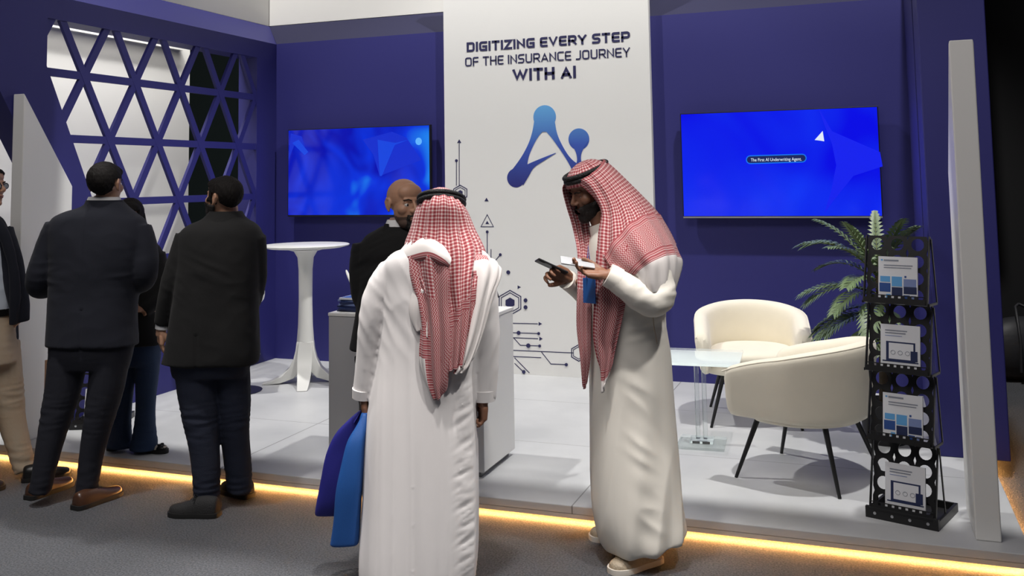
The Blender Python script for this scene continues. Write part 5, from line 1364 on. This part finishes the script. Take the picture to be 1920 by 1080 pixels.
# ================================================================== man in cream thobe with a phone
def man_phone():
    P = Person('man in cream thobe and red checked headscarf, standing at the stage edge reading phones', 1190, 1046)
    at = P.at
    M = headM(at(1108, 357, 0), -66, 22, 0, 1.0)
    b = MB(); head_parts(b, M); P.limb(b, [(1122, 395, .0, .058), (1135, 420, .0, .064), (1150, 445, .0, .085)])
    P.sil(b, [(455, 1115, 1215, 0, .13), (540, 1110, 1225, 0, .15), (640, 1120, 1235, 0, .14), (720, 1128, 1238, 0, .14)])
    P.limb(b, [(1205, 470, -.17, .05), (1226, 560, -.23, .044), (1180, 535, -.27, .036), (1136, 514, -.27, .028)]); P.limb(b, [(1150, 470, .17, .05), (1118, 560, .16, .044), (1085, 540, .05, .034), (1060, 522, -.05, .027)])
    for x, x2, dy in ((1165, 1185, -.10), (1185, 1150, .10)): P.limb(b, [(x, 720, dy, .085), ((x+x2)/2, 880, dy, .058), (x2, 1020, dy, .04)])
    # near hand: palm up, fingers pointing left; far hand: grips the phone
    hand_parts(b, basis(at(1134, 513, -.27), (-1, -.10, .16), (.05, .45, -1)), side=-1, curl=(22, 26, 30, 34), thumb=(38, -5))
    hand_parts(b, basis(at(1066, 523, -.06), (-.80, -.38, .42), (-.1, .9, .55)), side=1, curl=(48, 54, 58, 62), thumb=(30, 30))
    body = put(P, fuse(b, .004, 3, .5), 'body', SKIN_D); eyes(P, M, (0, -.9), body, .006); brows(P, M, M_HAIR, body); lips(P, M, body)
    hair_cap(P, M, 'beard', M_BEARD, lambda q: max(min(-.040-q.z+.35*max(0, q.y+.05), .015-q.y, 1 if not (abs(q.x) < .020 and q.z > -.074 and q.y < -.07) else -1), min(-.044-q.z, q.z+.056, .036-abs(q.x), -.06-q.y)), .013)
    t = MB()
    P.sil(t, [(425, 1118, 1192, .0, .10), (436, 1112, 1212, .0, .15), (452, 1104, 1230, 0, .19), (480, 1099, 1246, 0, .215), (540, 1094, 1250, 0, .215), (600, 1096, 1246, 0, .20), (660, 1103, 1256, 0, .195), (720, 1107, 1260, 0, .20), (780, 1110, 1264, 0, .20), (905, 1113, 1275, 0, .215), (955, 1117, 1280, 0, .22), (990, 1126, 1284, 0, .22), (1012, 1136, 1285, 0, .215)], k=5, ex=2.3)
    P.limb(t, [(1205, 462, -.16, .085), (1222, 510, -.22, .086), (1234, 552, -.245, .074), (1214, 562, -.262, .068), (1180, 540, -.272, .060), (1150, 522, -.272, .050), (1140, 517, -.272, .048)], k=7)
    P.limb(t, [(1150, 465, .16, .07), (1122, 520, .17, .066), (1108, 556, .15, .058), (1086, 542, .05, .05), (1066, 527, -.045, .043)], k=6)
    zt, zb = at(1180, 600).z, .10
    def folds(p, n):
        h = min(1, max(0, (zt-p.z)/(zt-zb))); x = p.x
        # one big diagonal fold from the hip to the front hem, plus soft pleats
        d = .019*h**.8*ridged(V((x-.16*(p.z-.55), p.y, p.z*.12)), 8.5, 4, 1.0, 7.7)-.004*h
        d += .009*h*nz(V((x, p.y, p.z*.3)), 22, 14, 2.4, 15.0)
        xs = at(1195, 850).x+.0*h
        if p.y < 0: d += .008*exp(-((x-xs+.05*(p.z-.4))/.05)**2)*ridged(V((x*.5, 0, p.z+x*.6)), 6, 1, 11, 11.0)*min(1, h*4)
        for px_, py_, A_, ph in ((1225, 545, .012, 1.0), (1175, 530, .007, 2.0), (1205, 600, .008, 3.0)):
            a = at(px_, py_); r = (V((x, 0, p.z))-V((a.x, 0, a.z))).length; d += A_*exp(-(r/.09)**2)*ridged(V((x*.8+p.z*.5, p.y*.3, p.z-x*.3)), 9, 3, 20, ph)
        return d
    th = put(P, fuse(t, .009, 5, None, folds), 'thobe', M_THOBEC)
    for tab in ([(1160, 526, -.272, .0555), (1139, 515, -.272, .0515)], [(1076, 533, -.0, .0485), (1061, 523, -.055, .0455)]):
        c = MB(); P.limb(c, tab, k=3); P.add(c, 'cuff', M_THOBEC, th, smooth=40)
    # side pocket slit
    pk = MB(); pk.tube([at(1221, 560, -.212), at(1226, 610, -.212), at(1232, 645, -.20)], .0022, 6); P.add(pk, 'pocket_seam', M_CHINO, th, smooth=180)
    tilt_hem(th, .22)
    e = P.Mi @ gz(1146, 1077); h = P.Mi @ gz(1234, 1050); shoe(P, h, e, M_TAUPE, M_SOLEW, 'loafer', h=.075, w_=.052)
    e = P.Mi @ gz(1108, 1013); h = P.Mi @ gz(1180, 1003); shoe(P, h, e, M_TAUPE, M_SOLEW, 'loafer', h=.075, w_=.05)
    s = MB(); scarf_cap(s, M, g=.020)
    F1 = lambda amp, wl, ph: (lambda u, v, um, vm: amp*(.3+.7*min(1, v*2))*sin(um*2*pi/wl+1.4*sin(2.5*v)+ph))
    # near side: from the brow over the side of the head, down over the shoulder
    S1 = [[(1078, 343, -.075), (1090, 337, -.105), (1108, 326, -.118), (1124, 312, -.10), (1132, 300, -.04), (1128, 300, .04)],
          [(1094, 352, -.10), (1106, 348, -.125), (1124, 342, -.135), (1142, 328, -.10), (1152, 318, -.02), (1148, 318, .08)],
          [(1116, 374, -.115), (1124, 374, -.14), (1142, 370, -.148), (1164, 356, -.11), (1180, 346, -.01), (1172, 348, .10)],
          [(1127, 400, -.13), (1134, 402, -.155), (1152, 400, -.17), (1184, 384, -.14), (1206, 372, -.01), (1196, 374, .12)],
          [(1122, 436, -.15), (1132, 438, -.18), (1156, 436, -.21), (1198, 414, -.19), (1232, 402, -.03), (1220, 402, .12)],
          [(1119, 476, -.175), (1130, 480, -.205), (1156, 478, -.24), (1196, 450, -.265), (1250, 434, -.06), (1240, 430, .14)],
          [(1117, 510, -.19), (1128, 514, -.215), (1150, 516, -.235), (1190, 478, -.28), (1262, 462, -.08), (1254, 458, .14)]]
    def b1(u, v, um, vm):
        x = .72-.42*(1-u)
        if v > x+.10 and u > .40: return 1
        if v > x and u > .40: return 2
        return 0
    cloth(s, G(P, S1), 7, lambda u, v, um, vm: 0, lambda u, v, um, vm: (.003+.007*min(1, v*1.5))*sin(um*2*pi/.07+2.0*sin(2*v))*(1-abs(2*u-1)**6))
    # front strip hanging down the chest
    S2 = [[(1118, 470, -.18), (1134, 474, -.215), (1156, 474, -.245), (1176, 462, -.265)],
          [(1116, 520, -.19), (1132, 524, -.212), (1152, 524, -.222), (1176, 520, -.222)],
          [(1113, 575, -.185), (1130, 578, -.208), (1150, 578, -.218), (1172, 572, -.222)],
          [(1112, 630, -.185), (1126, 634, -.206), (1142, 636, -.216), (1160, 628, -.22)],
          [(1118, 668, -.188), (1128, 672, -.204), (1139, 674, -.212), (1151, 668, -.216)],
          [(1125, 692, -.19), (1129, 696, -.20), (1136, 696, -.206), (1148, 684, -.212)],
          [(1129, 732, -.19), (1130, 736, -.195), (1132, 734, -.198), (1136, 716, -.204)]]
    def b2_(u, v, um, vm):
        if v > .90: return 3
        if v > .80: return 2
        if u > .80: return 2
        if v > .12: return 1 if u > .22 else 0
        return 0
    cloth(s, G(P, S2), 7, b2_, lambda u, v, um, vm: .008*sin(um*2*pi/.07+1.5*sin(3*v))*(1-abs(2*u-1)**6))
    # far side panel, seen left of the face
    S3 = [[(1062, 343, -.02), (1070, 340, .04), (1082, 338, .09), (1094, 338, .11)],
          [(1055, 354, -.01), (1063, 353, .05), (1076, 353, .095), (1094, 353, .125)],
          [(1062, 385, .0), (1070, 385, .05), (1083, 386, .09), (1100, 386, .125)],
          [(1074, 425, -.01), (1081, 426, .02), (1091, 427, .045), (1106, 428, .07)],
          [(1083, 475, -.05), (1089, 477, -.045), (1098, 478, -.05), (1110, 478, -.075)],
          [(1082, 540, -.07), (1088, 542, -.085), (1097, 543, -.10), (1110, 543, -.125)],
          [(1081, 610, -.07), (1088, 612, -.088), (1097, 612, -.105), (1108, 610, -.128)],
          [(1088, 670, -.075), (1093, 673, -.09), (1099, 674, -.105), (1107, 668, -.12)],
          [(1094, 722, -.08), (1095, 728, -.085), (1097, 728, -.09), (1101, 716, -.10)]]
    cloth(s, G(P, S3), 7, lambda u, v, um, vm: 2 if v > .93 or (u < .14 and v > .55) else (1 if v > .62 else 0), lambda u, v, um, vm: .006*sin(um*2*pi/.06+3*v)*(1-abs(2*u-1)**6))
    # back end spread over the near shoulder: red band, zigzag field, second band, white hem
    S4 = [[(1132, 482, -.225), (1152, 450, -.245), (1180, 420, -.235), (1212, 402, -.15), (1238, 402, -.02)],
          [(1144, 500, -.25), (1166, 468, -.275), (1196, 438, -.27), (1228, 420, -.17), (1250, 424, -.02)],
          [(1158, 512, -.265), (1182, 484, -.30), (1210, 458, -.30), (1244, 442, -.19), (1263, 450, -.03)],
          [(1176, 518, -.275), (1196, 496, -.315), (1222, 476, -.318), (1256, 464, -.21), (1273, 474, -.05)],
          [(1192, 520, -.28), (1208, 506, -.325), (1234, 492, -.325), (1262, 484, -.23), (1280, 492, -.08)],
          [(1200, 536, -.285), (1214, 532, -.325), (1238, 524, -.322), (1262, 516, -.24), (1274, 520, -.10)],
          [(1206, 548, -.285), (1220, 548, -.32), (1240, 548, -.315), (1256, 550, -.24), (1262, 556, -.12)]]
    cloth(s, G(P, S4), 7, lambda u, v, um, vm: 2 if v < .10 else (1 if v < .44 else (2 if v < .60 else 3)), lambda u, v, um, vm: .006*sin(um*2*pi/.11+4*v)*(1-abs(2*u-1)**6))
    sc = scarf_build(P, s)
    agal(P, M, .078, 0, None, rx=.087, ry=.109)
    # collar and buttons of the thobe seen between the scarf ends
    co = MB(); P.limb(co, [(1136, 432, .0, .078), (1128, 415, .0, .066)], k=3); P.add(co, 'collar', M_THOBEC, th, smooth=50)
    return P
PP = man_phone()
# blue name badge on the chest
bc = PP.M @ PP.at(1105, 545, -.178)
t = thing('name_badge', 'blue name badge hanging on the chest of the man in cream thobe', 'badge', tuple(bc), YAW)
Mb = Matrix.Translation((0, 0, 0)) @ Matrix.Rotation(radians(-42), 4, 'Z')
MB().box((-.034, -.002, -.055), (.034, .002, .055), Mb).build('card', mat('badge_blue', (.015, .11, .40), .4), parent=t, world=False)
MB().tube([V((-.012, 0, .055)), V((.0, .01, .20)), V((.012, .0, .055))], .004, 6).build('lanyard', mat('badge_blue', (.015, .11, .40), .4), parent=t, world=False, smooth=60)
# two phones
def phone(P, px, py, dy, y, z, label, body_m, scr_m, w_=.072, l_=.150):
    c = P.at(px, py, dy); Mx = basis(c, y, z)
    t = thing('smartphone', label, 'phone', tuple(P.M @ c), YAW); Ml = Matrix.Translation(-c) @ Mx
    MB().box((-w_/2, -l_/2, -.004), (w_/2, l_/2, .004), Ml).build('case', body_m, parent=t, world=False, bevel=.003)
    MB().box((-w_/2+.004, -l_/2+.004, .0041), (w_/2-.004, l_/2-.004, .0048), Ml).build('screen', scr_m, parent=t, world=False)
    MB().box((-w_/2+.006, l_/2-.036, -.0065), (-w_/2+.032, l_/2-.008, -.0041), Ml).build('camera_bump', body_m, parent=t, world=False, bevel=.001)
phone(PP, 1034, 500, -.115, (-.86, -.1, .42), (.40, .30, .85), 'black smartphone held up in the far hand of the man in cream thobe', M_BEZ, mat('dark_glass', (.01, .012, .02), .08))
phone(PP, 1083, 492, -.255, (-.95, -.05, .16), (.15, -.35, .95), 'pale grey smartphone lying in the near palm of the man in cream thobe', mat('pale_case', (.45, .46, .48), .35), mat('pale_screen', (.40, .41, .43), .2))
